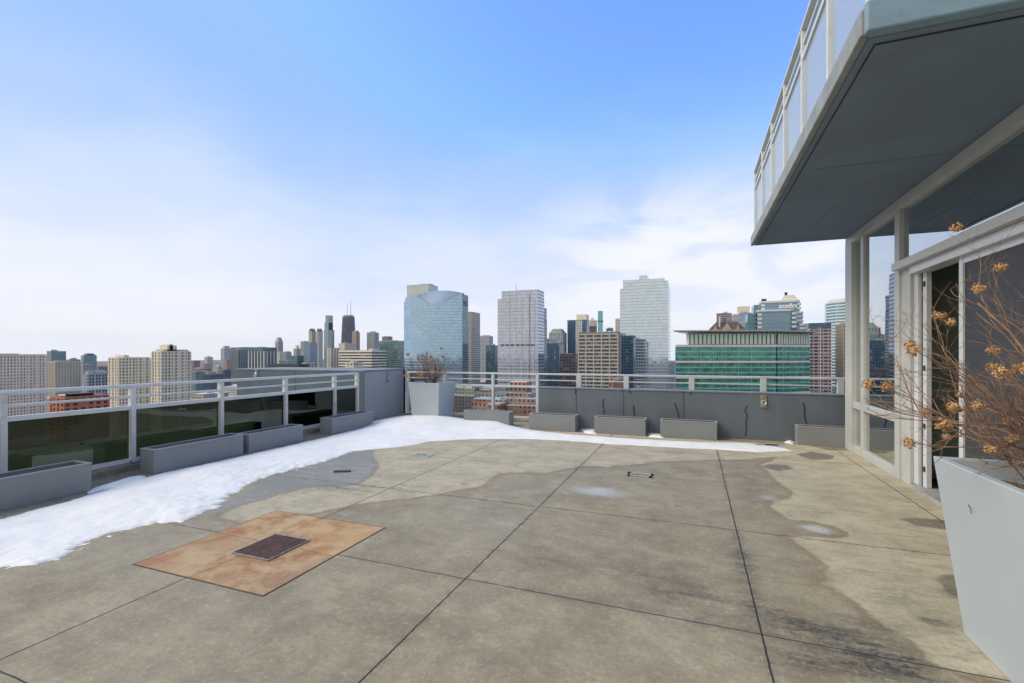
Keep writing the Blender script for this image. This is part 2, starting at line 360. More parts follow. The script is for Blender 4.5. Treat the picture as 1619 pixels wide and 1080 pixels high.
    rgh = t.m('SUBTRACT', t.m('ADD', .66, t.m('MULTIPLY', dry, .2)), t.m('ADD', t.m('MULTIPLY', ic, .25), t.m('MULTIPLY', t.m('ADD', sw, pd), .36)))
    hgt = t.m('SUBTRACT', t.m('ADD', t.m('MULTIPLY', ng, .25), t.m('MULTIPLY', nf, .3)), t.m('MULTIPLY', jm, 1.6))
    b = t.n('ShaderNodeBump', I={'Height': hgt, 'Strength': .6, 'Distance': .008})
    p = t.n('ShaderNodeBsdfPrincipled', I={'Base Color': c, 'Roughness': rgh, 'Normal': b.outputs[0]})
    t.out(p.outputs[0]); me.materials.append(m)
terrace_floor()

# snow (height field pushed through the floor so that its rim is ragged)
def snow_height(x, y):
    d = FSN(x, y)
    if d < -.25: return -1
    n1 = noise.noise((x*1.1, y*1.1, 5)); n2 = noise.noise((x*4.5, y*4.5, 9)); n3 = noise.noise((x*16, y*12, 2)); n4 = noise.noise((x*38, y*30, 7))
    # ragged, thin rim along the melting front edge
    rag = math.exp(-((x+4.35)**2+(y-2.0)**2)/1.0) + 1.2*math.exp(-((x+4.6)**2+(y-4.2)**2)/1.3) + .15
    dd = d + .03*n2 + (.075*n3 + .055*n4)*min(1.7, rag) - .03*rag
    if dd <= 0: return max(-.03, dd*.4)
    h = .10*(1-math.exp(-dd/.75)) + .006*min(1, dd/.03)
    h += .040*n1*min(1, dd/.6) + .006*n2*min(1, dd/.25) + .0012*n3*min(1, dd/.05)
    h += .09*math.exp(-((x+5.4)**2+(y-8.6)**2)/.7) * min(1, dd/.4)
    h += .06*math.exp(-((x+3.9)**2+(y-8.9)**2)/.25) * min(1, dd/.3)
    h -= .006*max(0, n3)*min(1, rag)*math.exp(-dd/.25)
    return h
def heightmesh(name, fn, X0, X1, Y0, Y1, st):
    idx = {}; V = []; Fc = []; nx = int((X1-X0)/st); ny = int((Y1-Y0)/st)
    hh = [[fn(X0+i*st, Y0+j*st) for i in range(nx+1)] for j in range(ny+1)]
    def vid(i, j):
        if (i, j) not in idx:
            idx[(i, j)] = len(V); V.append((X0+i*st, Y0+j*st, max(hh[j][i], -.03)))
        return idx[(i, j)]
    for j in range(ny):
        for i in range(nx):
            if max(hh[j][i], hh[j][i+1], hh[j+1][i], hh[j+1][i+1]) > 0:
                Fc.append((vid(i,j), vid(i+1,j), vid(i+1,j+1), vid(i,j+1)))
    mb = MB(); mb.v = V; mb.f = Fc; return mb
ms, t = newmat('old_snow')
tc = t.n('ShaderNodeTexCoord').outputs['Object']
sn = t.noise(3.0, 6, .6, tc)
sc_ = t.mix(t.ss(sn, .3, .7), (.755,.755,.70), (.835,.825,.765))
sc_ = t.mix(t.m('MULTIPLY', t.ss(t.noise(5, 8, .75, tc), .52, .72), .30), sc_, (.58,.57,.54))
bb = t.n('ShaderNodeBump', I={'Height': t.m('ADD', t.noise(30, 5, .7, tc), t.m('MULTIPLY', t.noise(6, 4, .6, tc), 1.2)), 'Strength': .4, 'Distance': .008})
pp = t.n('ShaderNodeBsdfPrincipled', I={'Base Color': sc_, 'Roughness': .65, 'Normal': bb.outputs[0], 'Subsurface Weight': .15, 'Subsurface Radius': (.02,.02,.025)})
t.out(pp.outputs[0]); M['snow'] = ms
tag(obj('snow', heightmesh('snow', snow_height, -6.6, 2.0, -1.5, 9.62, .021), ms, smooth=True), 'long drift of old white snow lying on the concrete from left foreground to back wall', 'snow', kind='stuff')
def thin_h(x, y):
    d = max(sdf((x, y), P) for P in THIN)
    if d < -.15: return -1
    d += .02*noise.noise((x*9, y*9, 1)); return max(-.02, min(.03, d*.5))
tag(obj('snow_remnant', heightmesh('snow_remnant', thin_h, -6.7, 2.2, 2.8, 9.1, .022), ms, smooth=True), 'thin leftover strips of snow between planters and wall', 'snow', kind='stuff')

# rusty square round the drain
def drain_surround():
    mb = MB(); mb.box(-3.62,-2.41,2.12,3.33,-.02,.004)
    o = obj('drain_surround', mb, None)
    m, t = newmat('rust_stained_concrete')
    tc = t.n('ShaderNodeTexCoord').outputs['Object']; s = t.n('ShaderNodeSeparateXYZ', I={0: tc}); X, Y = s.outputs[0], s.outputs[1]
    n1 = t.noise(2.6, 6, .6, tc, .5); n2 = t.noise(11, 6, .7, tc); n3 = t.noise(120, 3, .7, tc)
    c = t.mix(t.ss(n1, .40, .60), (.33,.150,.055), (.50,.38,.23))
    c = t.mix(t.m('MULTIPLY', t.ss(n2, .4, .7), .55), c, (.27,.150,.075))
    c = t.mix(t.m('MULTIPLY', t.ss(t.m('ADD', t.m('SUBTRACT', t.m('SUBTRACT', X, Y), -5.20), t.m('MULTIPLY', t.m('SUBTRACT', n1, .5), .9)), .0, .4), .6), c, (.30,.235,.18))
    qx = t.m('GREATER_THAN', X, -3.05); qy = t.m('GREATER_THAN', Y, 2.74)
    c = t.mix(t.m('MULTIPLY', t.m('MULTIPLY', qx, qy), .45), c, (.44,.27,.115))
    c = t.mix(t.m('MULTIPLY', t.m('MULTIPLY', t.m('SUBTRACT', 1.0, qx), t.m('SUBTRACT', 1.0, qy)), .45), c, (.33,.205,.125))
    dark = t.m('MULTIPLY', t.ss(t.m('ABSOLUTE', t.m('ADD', X, 2.96)), .30, .15), t.ss(t.m('ABSOLUTE', t.m('SUBTRACT', Y, 2.68)), .32, .17))
    c = t.mix(t.m('MULTIPLY', t.m('MULTIPLY', dark, t.ss(n2, .35, .6)), .7), c, (.15,.08,.04))
    vor = t.n('ShaderNodeTexVoronoi', I={'Vector': tc, 'Scale': 85.0}); vr = t.n('ShaderNodeSeparateColor', I={0: vor.outputs['Color']}).outputs[0]
    c = t.mix(t.m('MULTIPLY', t.m('MULTIPLY', t.m('LESS_THAN', vor.outputs['Distance'], .4), t.m('GREATER_THAN', vr, .8)), .45), c, (.50,.36,.24))
    c = t.mix(t.m('MULTIPLY', t.m('SUBTRACT', n3, .35), .7, clamp=True), c, (.15,.08,.04))
    wob = t.m('MULTIPLY', t.m('SUBTRACT', t.noise(2.2, 3, .5, tc), .5), .10)
    e = None
    for ax, v, w, ww in ((X,-3.62,.010,0),(X,-2.41,.009,0),(Y,2.12,.009,0),(Y,3.33,.009,0),(X,-3.05,.0032,1),(Y,2.74,.0032,1)):
        k = t.ss(t.m('ABSOLUTE', t.m('SUBTRACT', t.m('ADD', ax, wob) if ww else t.m('ADD', ax, t.m('MULTIPLY', wob, .04)), v)), w*1.3, w*.5); e = k if e is None else t.m('MAXIMUM', e, k)
    c = t.mix(t.m('MULTIPLY', t.ss(t.noise(3.6, 5, .65, tc), .46, .60), .50), c, (.50,.41,.27))
    c = t.n('ShaderNodeVectorMath', operation='MULTIPLY', I={0: c, 1: (1.03,.95,.80)}).outputs[0]
    c = t.mix(t.m('MULTIPLY', t.m('MULTIPLY', e, t.ss(n2, .22, .45)), .9), c, (.05,.035,.022))
    b = t.n('ShaderNodeBump', I={'Height': t.m('ADD', n3, t.m('MULTIPLY', n2, .5)), 'Strength': .6, 'Distance': .005})
    p = t.n('ShaderNodeBsdfPrincipled', I={'Base Color': c, 'Roughness': .75, 'Normal': b.outputs[0]})
    t.out(p.outputs[0]); o.data.materials.append(m)
    tag(o, kind='structure', label='rust stained square of concrete around the drain')
drain_surround()
g = thing('floor_drain', 'rusty square iron grate set in the orange stained concrete square', 'drain', (-2.96,2.685,.004))
mb = MB(); a, b_ = .165, .185
mb.box(-a-.012,a+.012,-b_-.012,-b_,0,.010); mb.box(-a-.012,a+.012,b_,b_+.012,0,.010); mb.box(-a-.012,-a,-b_,b_,0,.010); mb.box(a,a+.012,-b_,b_,0,.010)
obj('frame', mb, M['plate'], g)
mb = MB(); nb_ = 17
for i in range(nb_+1):
    x = -a + 2*a*i/nb_; mb.box(x-.0042, x+.0042, -b_, b_, .002, .0105)
    y = -b_ + 2*b_*i/nb_; mb.box(-a, a, y-.0045, y+.0045, .0018, .0098)
obj('grate', mb, M['rustgrate'], g); obj('sump_shade', MB().box(-a,a,-b_,b_,-.003,.001), M['dark'], g)  # black plate stands in for the shaded pit below the grate

# ------------------------------------------------------------------ small things on the floor
def floor_box(name, label, cat, c, parts):
    g = thing(name, label, cat, (c[0], c[1], 0))
    for nm, bxs, mt in parts:
        mb = MB()
        for b in bxs: mb.box(*b)
        obj(nm, mb, mt, g, bevel=.001)
    return g
floor_box('floor_anchor', 'open metal anchor box with black corners sunk in the floor mid terrace', 'floor anchor', (-.6,5.87), [
    ('frame', [(-.12,.12,-.075,-.055,0,.014),(-.12,.12,.055,.075,0,.014),(-.12,-.10,-.055,.055,0,.014),(.10,.12,-.055,.055,0,.014)], M['galv']),
    ('cover', [(-.10,.10,-.055,-.012,0,.009),(-.10,.10,.03,.055,0,.009)], M['galv']), ('recess', [(-.10,.10,-.012,.03,.001,.003)], M['dark']),
    ('corner', [(.105,.145,-.085,-.045,0,.018)], M['dark']), ('corner', [(-.155,-.115,.035,.075,0,.018)], M['dark']), ('corner', [(.11,.15,.04,.07,0,.016)], M['dark']), ('corner', [(-.145,-.115,-.08,-.05,0,.016)], M['dark'])])
c = G(668,720)
floor_box('floor_anchor', 'flat grey metal plate in the pale concrete just in front of the far snow', 'floor anchor', c, [
    ('plate', [(-.14,.14,-.10,.10,0,.007)], M['galv']), ('slot', [(-.09,.07,-.04,.04,.007,.010)], M['steel'])])
c = G(1212,706)
floor_box('floor_anchor', 'metal plate half buried in the thin snow by the back wall', 'floor anchor', c, [
    ('plate', [(-.16,.22,-.10,.10,0,.03)], M['galv']), ('slot', [(-.02,.16,-.06,.05,.03,.034)], M['dark'])])
c = G(541,746)
o = obj('wood_scrap', MB().box(-.10,.10,-.028,.028,0,.016), M['wood'], loc=(c[0],c[1],0), bevel=.004); o.rotation_euler = (0,0,.5); tag(o, 'short dark wet wood offcut lying on the wet grey patch by the snow', 'wood offcut')
for (px, py, lab) in ((734,766,'small metal clip in the pale concrete left of the long centre joint'), (888,783,'small metal clip beside the long centre joint near the icy patch'), (1074,802,'small metal clip on the damp concrete right of the icy patch'), (599,752,'tiny metal clip at the edge of the wet grey patch')):
    c = G(px, py); g = thing('metal_clip', lab, 'clip', (c[0], c[1], 0), 'metal clips fixed in the floor'); k = .6 if px == 599 else 1
    obj('base', MB().box(-.022*k,.024*k,-.012*k,.012*k,0,.006), M['galv'], g, bevel=.001); obj('hook', MB().tube([(-.036*k,.004,.002),(-.03*k,.002,.014*k),(-.01*k,0,.017*k),(.01*k,0,.006)], .0035*k, .0035*k), M['steel'], g)

# ------------------------------------------------------------------ rectangular planters
def planter(L, W, Hh, label, loc, rot=0, group='low grey trough planters along the terrace edge', soil=True, inner=None):
    g = thing('trough_planter', label, 'planter', loc, group); g.rotation_euler = (0,0,rot)
    t_ = .022; r = .03
    mb = MB()
    mb.box(-L/2,L/2,-W/2,-W/2+t_,0,Hh); mb.box(-L/2,L/2,W/2-t_,W/2,0,Hh)
    mb.box(-L/2,-L/2+t_,-W/2+t_,W/2-t_,0,Hh); mb.box(L/2-t_,L/2,-W/2+t_,W/2-t_,0,Hh); mb.box(-L/2+t_,L/2-t_,-W/2+t_,W/2-t_,.0,.02)
    obj('body', mb, M['planter'], g, bevel=.004)
    mb = MB(); hz = Hh - .0
    mb.box(-L/2-.004,L/2+.004,-W/2-.004,-W/2+r,hz,hz+.012); mb.box(-L/2-.004,L/2+.004,W/2-r,W/2+.004,hz,hz+.012)
    mb.box(-L/2-.004,-L/2+r,-W/2+r,W/2-r,hz,hz+.012); mb.box(L/2-r,L/2+.004,-W/2+r,W/2-r,hz,hz+.012)
    obj('rim', mb, M['rim'], g, bevel=.003)
    obj('soil', MB().box(-L/2+t_,L/2-t_,-W/2+t_,W/2-t_,.02,Hh-.10), inner or M['soil'], g)
    return g
PI2 = math.pi/2
planter(1.30,.30,.29,'long grey trough nearest the camera at the far left, cut by the picture edge',(-6.15,2.47,0),PI2)
planter(1.22,.26,.29,'grey trough second from the left, standing behind the snow under the dark glass railing',(-6.23,4.42,0),PI2)
planter(1.03,.26,.27,'grey trough third from the left under the dark glass railing',(-6.23,5.64,0),PI2)
planter(1.16,.28,.29,'grey trough at the far end of the dark glass railing beside the corner wall',(-6.24,7.42,0),PI2)
pl5 = planter(1.02,.26,.28,'grey trough with snow inside, in front of the clear railing right of the tall pot',(-3.98,9.02,0),.0, inner=M['snow'])
planter(.93,.27,.29,'leftmost grey trough along the dark back wall',(-2.54,8.89,0),-.03)
planter(.92,.27,.29,'second grey trough from the left along the dark back wall',(-1.26,8.88,0),-.03)
planter(.92,.27,.29,'third grey trough along the dark back wall, in the middle',(-.09,8.87,0),-.02)
planter(.98,.24,.29,'grey trough at the right end of the back wall beside the glass facade',(2.05,8.89,0),-.02)

# ------------------------------------------------------------------ railings
def left_railing():
    X = -6.7; g = thing('glass_railing', 'pale metal railing with dark green glass panels along the left edge of the terrace', 'railing', (X,5.0,0))
    ys = [-3.4,-2.17,-.95,.27,1.485,2.70,3.915,5.13,6.345,7.56,8.24]
    L = lambda y: y-5.0
    mb = MB(); mb.box(-.035,.035,L(-3.45),L(8.27),1.035,1.075); obj('top_rail', mb, M['rail'], g, bevel=.006)
    for i, y in enumerate(ys):
        obj('post', MB().box(-.03,.045,L(y)-.028,L(y)+.028,.03,1.035), M['rail'], g, bevel=.003)
        obj('post_foot', MB().box(-.06,.10,L(y)-.07,L(y)+.07,.075,.09).tube([(.075,L(y)-.05,.08),(.075,L(y)-.05,.115)],.012,.012).tube([(.075,L(y)+.05,.08),(.075,L(y)+.05,.115)],.012,.012), M['steel'], g)
        if i < len(ys)-1:
            a, b = L(y)+.028, L(ys[i+1])-.028
            obj('mid_rail', MB().box(-.014,.014,a,b,.905,.930), M['rail'], g, bevel=.003)
            obj('panel_rail', MB().box(-.022,.028,a,b,.752,.805), M['rail'], g, bevel=.003)
            obj('bottom_rail', MB().box(-.022,.028,a,b,.085,.135), M['rail'], g, bevel=.003)
            obj('glass_panel', MB().box(-.008,.002,a+.004,b-.004,.135,.752), M['railglass'], g)
    return g
left_railing()
obj_c = obj('edge_curb', MB().box(-6.95,-6.55,-4,8.38,-.03,.075), M['curb'], bevel=.01); tag(obj_c, 'low weathered concrete curb under the left railing', 'curb')
def back_railing():
    Y = 9.75; g = thing('glass_railing', 'pale metal railing along the back edge, mostly standing behind the dark wall', 'railing', (-2,Y,0))
    xs = [-6.40,-5.41,-4.19,-3.145,-2.24,-1.27,-.04,1.185,2.38,3.4]
    L = lambda x: x+2
    obj('top_rail', MB().box(L(-6.43),L(3.4),-.035,.035,1.018,1.054), M['rail'], g, bevel=.006)
    for i, x in enumerate(xs):
        w = .05 if i in (4,5,6,7,8) else .028
        obj('post', MB().box(L(x)-w,L(x)+w,-.035,.035,.02,1.018), M['rail'], g, bevel=.003)
        if i < len(xs)-1:
            a, b = L(x)+w, L(xs[i+1])-(.05 if i+1 in (4,5,6,7,8) else .028)
            obj('mid_rail', MB().box(a,b,-.014,.014,.893,.916), M['rail'], g, bevel=.003)
            if i < 3:
                obj('panel_rail', MB().box(a,b,-.022,.028,.735,.783), M['rail'], g, bevel=.003)
                obj('bottom_rail', MB().box(a,b,-.022,.028,.06,.11), M['rail'], g, bevel=.003)
                obj('glass_panel', MB().box(a+.004,b-.004,-.004,.006,.11,.735), M['clearglass'], g)
            else: obj('panel_rail', MB().box(a,b,-.022,.028,.745,.77), M['rail'], g)
back_railing()
tag(obj('edge_curb', MB().box(-6.5,-2.92,9.62,9.97,-.03,.05), M['curb'], bevel=.01), 'low concrete curb under the clear glass at the back', 'curb')

M['ledge'] = paint('ledge_concrete', (.42,.39,.31), .85, .25, 1.5, bump=.5, bscale=30, dirt=((.20,.19,.17), .9, .8))
o = obj('outer_roof_ledge', MB().box(-9.9,-6.951,-4,8.399,-.5,-.04), M['ledge']); tag(o, kind='structure')
# ------------------------------------------------------------------ parapet walls
g = thing('parapet_wall', 'long dark slate painted parapet wall along the back of the terrace with black sealant cracks', 'wall', (0,9.12,0))
obj('wall', MB().box(-2.9,3.2,-.09,.11,-.1,.785), M['slate'], g, bevel=.008)
obj('cap', MB().box(-2.91,3.21,-.10,.12,.785,.812), M['slate_cap'], g, bevel=.006)
def crack(pts):
    P = []
    for px, py in pts:
        r = ray(px); s = 9.0259/r[1]; P.append((r[0]*s, -.0935, H+(HY-py)/FPX*s))
    mb = MB().tube([(p[0]+random.uniform(-.004,.004), p[1], p[2]) for p in P], .008, .007, 5); return obj('sealant_streak', mb, M['sealant'], g)
for l in ([(908,613),(910,618),(910,624)],[(954,631),(953,640),(955,648),(955,655)],[(984,613),(984,619)],[(995,613),(997,622)],[(1002,641),(1002,650),(1003,658)],[(1067,637),(1070,647),(1072,655),(1074,662)],[(1080,618),(1081,622)],
          [(1180,642),(1178,650),(1181,657),(1179,668),(1180,680),(1178,689)],[(1270,637),(1272,646),(1272,658),(1275,671)],[(1093,618),(1091,624)]): crack(l)
for px in (911,986,1081):
    r = ray(px); x = r[0]*9.026/r[1]; obj('wall_joint', MB().box(x-.004,x+.004,-.0925,-.089,.0,.783), M['groove'], g)

g = thing('parapet_wall', 'tall grey corner wall beside the pot, blue grey where it runs behind the left railing', 'wall', (-6.62,8.4,0))
obj('wall', MB().box(-3.77,0,0,1.52,-.3,1.085), M['greywall'], g, bevel=.008)
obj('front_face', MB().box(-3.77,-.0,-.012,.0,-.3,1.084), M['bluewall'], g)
obj('cap', MB().box(-3.78,.012,-.02,1.53,1.085,1.115), M['slate_cap'], g, bevel=.006)
obj('wall_joint', MB().box(-1.94,-1.925,-.0145,-.012,0,1.08), M['groove'], g)
tag(obj('wall_stub', MB().box(-6.6,-6.16,9.99,10.2,-.3,1.10), M['bluewall'], bevel=.006), 'short end of blue grey wall between the corner wall and the back railing', 'wall')
obj('corner_seal', MB().box(-.0,.03,1.47,1.50,.0,1.08), M['groove'], g)
def anchor(label, loc, rz):
    g = thing('wall_anchor', label, 'wall anchor', loc, 'metal anchor plates bolted to the walls'); g.rotation_euler = (0,0,rz)
    obj('plate', MB().box(-.045,.045,-.018,0,-.11,.11), M['plate'], g, bevel=.003)
    pts = [(.035*math.sin(a_), -.03-.02*math.sin(a_/2), .02-.045*(1-math.cos(a_))*.5*1.6+.0) for a_ in [i*2*math.pi/14 for i in range(15)]]
    obj('ring', MB().tube(pts,.008,.008,6), M['chrome'], g)
    for z in (-.085,.085): obj('bolt', MB().tube([(0,-.015,z),(0,-.032,z)],.012,.012,6), M['steel'], g)
r = ray(1207); x = r[0]*9.03/r[1]; anchor('metal anchor plate high on the long dark back wall', (x,9.03,.66), 0)
anchor('metal anchor plate on the grey side of the corner wall left of the pot', (-6.62,9.22,.93), PI2)
s = 8.388/ray(406)[1]; anchor('metal anchor plate on the blue grey wall seen over the left railing', (ray(406)[0]*s,8.388,.99), 0)

# ------------------------------------------------------------------ tall pots
def pot(label, cx_, cy_, wt, wb, h, rot=0):
    g = thing('tapered_pot', label, 'pot', (cx_, cy_, 0)); g.rotation_euler = (0,0,rot); a, b = wb/2, wt/2; n = 32
    mb = MB(); mb.frustum((-a,a,-a,a),(-b,b,-b,b),0,h)
    mb.f.pop(1)
    i = b-.045
    base = len(mb.v)
    mb.v += [(-i,-i,h),(i,-i,h),(i,i,h),(-i,i,h),(-i+.02,-i+.02,h-.14),(i-.02,-i+.02,h-.14),(i-.02,i-.02,h-.14),(-i+.02,i-.02,h-.14)]
    for q in range(4):
        r_ = (q+1) % 4; mb.f.append((4+q,4+r_,base+r_,base+q)); mb.f.append((base+q,base+r_,base+4+r_,base+4+q))
    mb.f.append((base+4,base+5,base+6,base+7))
    obj('body', mb, M['pot'], g, bevel=.006)
    sb = MB(); k = 14
    e = i-.021
    for yy in range(k+1):
        for xx in range(k+1):
            x, y = -e+2*e*xx/k, -e+2*e*yy/k; sb.v.append((x, y, h-.10+.03*noise.noise((x*6,y*6,cx_))))
    for yy in range(k):
        for xx in range(k): q = yy*(k+1)+xx; sb.f.append((q,q+1,q+k+2,q+k+1))
    obj('soil', sb, M['soil'], g, smooth=True)
    return g
pg = pot('large pale grey tapered pot in the right foreground holding a bare shrub', 1.675, 2.775, .92, .73, .90)
c0 = pot('pale grey tapered pot with a dried shrub in the far left corner', -5.39, 9.16, .76, .64, .85)
scf = MB().tube([(-.4595,.10,.74),(-.4545,.09,.722),(-.4525,.092,.70)], .0022,.0015,5); sobj = obj('scuff_mark', scf, M['groove'], pg)

def leafball(mb, c, R, n, rnd, s=.014):
    for i in range(n):
        d = Vector((rnd.gauss(0,1), rnd.gauss(0,1), rnd.gauss(0,.8))); d.normalize(); p = Vector(c) + d*R*rnd.uniform(.45,1)
        nrm = (d + Vector((rnd.uniform(-.6,.6), rnd.uniform(-.6,.6), rnd.uniform(-.6,.6)))).normalized()
        a = nrm.cross(Vector((0,0,1)));
        if a.length < .05: a = Vector((1,0,0))
        a.normalize(); b = nrm.cross(a); w = s*rnd.uniform(.6,1.2); l = s*rnd.uniform(.8,1.4)
        q = len(mb.v)
        mb.v += [tuple(p-a*w), tuple(p+b*l-nrm*w*.3), tuple(p+a*w), tuple(p-b*l-nrm*w*.3)]
        mb.f.append((q,q+1,q+2,q+3))
def shrub(label, base, nstem, spread, height, seed, stem_r, heads, extra=None, headR=.035, tw=1.0, minel=.15, maxel=1.15, fine=1.0, petal='petal', az=None, pets=150, wander=.09, lim=9):
    rnd = random.Random(seed); g = thing('dried_hydrangea', label, 'shrub', base)
    wood = MB(); twig = MB(); tips = []
    def grow(p, d, L, r, depth):
        n = max(4, int(L/.045)); pts = [tuple(p)]; q = Vector(p); dd = Vector(d); bend = Vector((rnd.uniform(-1,1), rnd.uniform(-1,1), rnd.uniform(-.3,.9)))*.10
        for i in range(n):
            dd = (dd + bend*.5 + Vector((rnd.gauss(0,wander), rnd.gauss(0,wander), rnd.gauss(0,wander*.9)))).normalized(); q = q + dd*(L/n)
            hr = math.hypot(q.x, q.y)
            if (hr > lim or (q.z < .16 and hr > spread*.42)) and len(pts) > 1: break
            pts.append(tuple(q))
            if depth < 3 and i >= 1 and rnd.random() < (.55 if depth == 0 else .42)*fine:
                sd = (dd + Vector((rnd.uniform(-1,1), rnd.uniform(-1,1), rnd.uniform(-.5,.9)))*.95).normalized()
                grow(q, sd, L*rnd.uniform(.28,.55), r*(.55 if depth else .5), depth+1)
        (wood if depth == 0 else twig).tube(pts, r, r*.45, 5 if depth < 2 else 4)
        if depth <= 2: tips.append((pts[-1], depth, tuple(dd)))
        if depth >= 1 and rnd.random() < .35:   # dried umbel skeleton at the tip
            for k in range(5):
                q = Vector(pts[-1]); e = q + (dd + Vector((rnd.uniform(-1,1), rnd.uniform(-1,1), rnd.uniform(-1,1)))*.9).normalized()*rnd.uniform(.015,.045)*tw
                twig.tube([tuple(q), tuple((q+e)/2 + Vector((0,0,.003))), tuple(e)], r*.35, r*.2, 3)
    for i in range(nstem):
        a_ = rnd.uniform(*(az or (0, 2*math.pi))); el = minel + (maxel-minel)*rnd.random()**1.3
        d = Vector((math.cos(a_)*math.cos(el), math.sin(a_)*math.cos(el), math.sin(el)))
        L = spread*(.65+.35*rnd.random())*(math.cos(el)) + height*math.sin(el)*(.6+.4*rnd.random())
        grow((rnd.uniform(-.05,.05), rnd.uniform(-.05,.05), 0), d, L, stem_r*rnd.uniform(.6,1), 0)
    for pts, r in (extra or []): wood.tube(pts, r, r*.5, 6)
    obj('stems', wood, M['bark'] if tw < 1 else M['twig'], g, smooth=True); obj('twigs', twig, M['twig'], g, smooth=True)
    tips.sort(key=lambda x: rnd.random()); tips = [x for x in tips if x[0][2] > .12]
    for (p, dpt, dd) in tips[:heads]:
        mb = MB(); leafball(mb, (0,0,0), headR*rnd.uniform(.7,1.2), pets, rnd, headR*.20)
        obj('flower_head', mb, M[petal], g, loc=p)
    return g
shrub('sprawling bare hydrangea with dry tan flower heads in the large foreground pot', (1.66,2.79,.78), 48, .76, .72, 11, .0065, 80, lim=.84, headR=.030, minel=.22, maxel=.98, fine=1.25, wander=.14, pets=110,
      extra=[([(0,-.05,.05),(-.05,.05,.30),(-.12,.12,.50),(-.24,.20,.78),(-.33,.27,.93)],.0085)])
shrub('small dried hydrangea with orange flower heads in the far corner pot', (-5.39,9.16,.73), 30, .50, .62, 5, .008, 15, headR=.046, tw=.9, minel=.55, fine=1.0, petal='petal_orange', pets=110, wander=.12)

# ------------------------------------------------------------------ the apartment building on the right
b = thing('apartment_building', 'building on the right with glass facade, sliding door and dark balcony soffit overhead', 'building', (2.25,4,0))
def LY(y): return y-4
def part(name, bx, mat, parent=b, bevel=.004, label=None):
    o = obj(name, MB().box(bx[0]-2.25,bx[1]-2.25,bx[2]-4,bx[3]-4,bx[4],bx[5]), mat, parent, bevel=bevel)
    if label: o['label'] = label
    return o
part('corner_column', (2.20,2.60,8.44,8.76,0,3.13), M['frame'])
part('header', (2.205,2.34,-4,8.77,3.13,3.248), M['frame'])
part('window_mullion', (2.225,2.32,8.00,8.12,0,3.13), M['frame'])
part('window_mullion', (2.215,2.33,6.72,6.86,0,3.13), M['frame'])
part('window_sill', (2.215,2.33,6.86,8.00,0,.10), M['frame']); part('window_sill', (2.215,2.33,8.12,8.44,0,.10), M['frame'])
part('window_rail', (2.22,2.32,6.86,8.00,.655,.745), M['frame']); part('window_rail', (2.22,2.32,8.12,8.44,.655,.745), M['frame'])
for (y0, y1) in ((6.86,8.00),(8.12,8.44)):
    part('pane', (2.262,2.275,y0,y1,.10,.655), M['wallglass'], bevel=0); part('pane', (2.262,2.275,y0,y1,.745,3.13), M['wallglass'], bevel=0)
part('transom', (2.14,2.34,-4,6.72,2.415,2.50), M['frame'])
part('transom', (2.20,2.36,-4,6.40,2.33,2.413), M['door_paint'])
part('door_post', (2.235,2.34,6.48,6.84,0,2.415), M['frame'])
part('door_track', (2.20,2.60,-4,6.40,-.02,.035), M['galv'])
for y in (4.05,1.4,-1.3): part('window_mullion', (2.22,2.32,y,y+.08,2.50,3.13), M['frame'])
for y0, y1 in ((4.13,6.72),(1.48,4.05),(-1.22,1.4),(-4,-1.3)): part('pane', (2.262,2.275,y0,y1,2.50,3.13), M['wallglass'], bevel=0)
# sliding door and insect screen
part('door_jamb', (2.268,2.36,6.375,6.478,.035,2.33), M['door_paint'])
dr = part('door', (2.302,2.35,6.27,6.355,.035,2.33), M['door_paint'], label='narrow pale door stile with black latches')
for z in (2.18,1.28,.66,.20): obj('latch', MB().box(2.294-2.25,2.302-2.25,LY(6.29),LY(6.325),z,z+.055), M['dark'], dr)
part('door_gap_shade', (2.30,2.36,6.357,6.373,.035,2.33), M['dark'], bevel=0)  # black strip painted as the shadow between jamb and stile
part('door_stile', (2.25,2.30,5.42,5.485,.035,2.33), M['door_paint'])
sd = part('sliding_screen', (2.268,2.274,3.55,5.42,.10,2.27), M['screen'], bevel=0, label='dark grey insect screen of the sliding door')
part('screen_rail', (2.255,2.30,3.55,5.42,.035,.10), M['door_paint']); part('screen_rail', (2.255,2.30,3.55,5.42,2.27,2.33), M['door_paint'])
part('door_stile', (2.25,2.30,3.48,3.55,.035,2.33), M['door_paint'])
for y0, y1 in ((1.5,3.48),(-.6,1.4),(-4,-.7)): part('pane', (2.28,2.29,y0,y1,.035,2.33), M['wallglass'], bevel=0)
for y in (1.4,-.7): part('window_mullion', (2.24,2.32,y,y+.1,.035,2.33), M['frame'])
# rooms inside
part('partition_wall', (2.36,7.0,6.95,7.05,0.0,3.2), M['interior'], bevel=0)
ow = thing('wall_outlet', 'small pale switch plate on the dark green wall seen through the open door', 'outlet', (2.67,6.948,.50))
obj('plate', MB().box(-.085,.085,-.012,0,-.055,.055), M['outlet'], ow, bevel=.003)
for x in (-.04,.04): obj('socket', MB().box(x-.022,x+.022,-.016,-.0125,-.03,.03), M['interior'], ow, bevel=.001)
obj('conduit', MB().box(-.005,.03,-.012,0,-.50,-.056), M['outlet'], ow)
part('interior_floor', (2.36,8,-4,8.76,-.05,.0), M['interior_floor'], bevel=0)
part('interior_wall', (7.0,7.2,-4,8.6,0,3.2), M['interior'], bevel=0)
part('interior_wall', (2.4,7.0,-4.2,-4,0,3.2), M['interior'], bevel=0)
part('end_wall', (2.6,8,8.6,8.76,0,3.25), M['slate'], bevel=0)
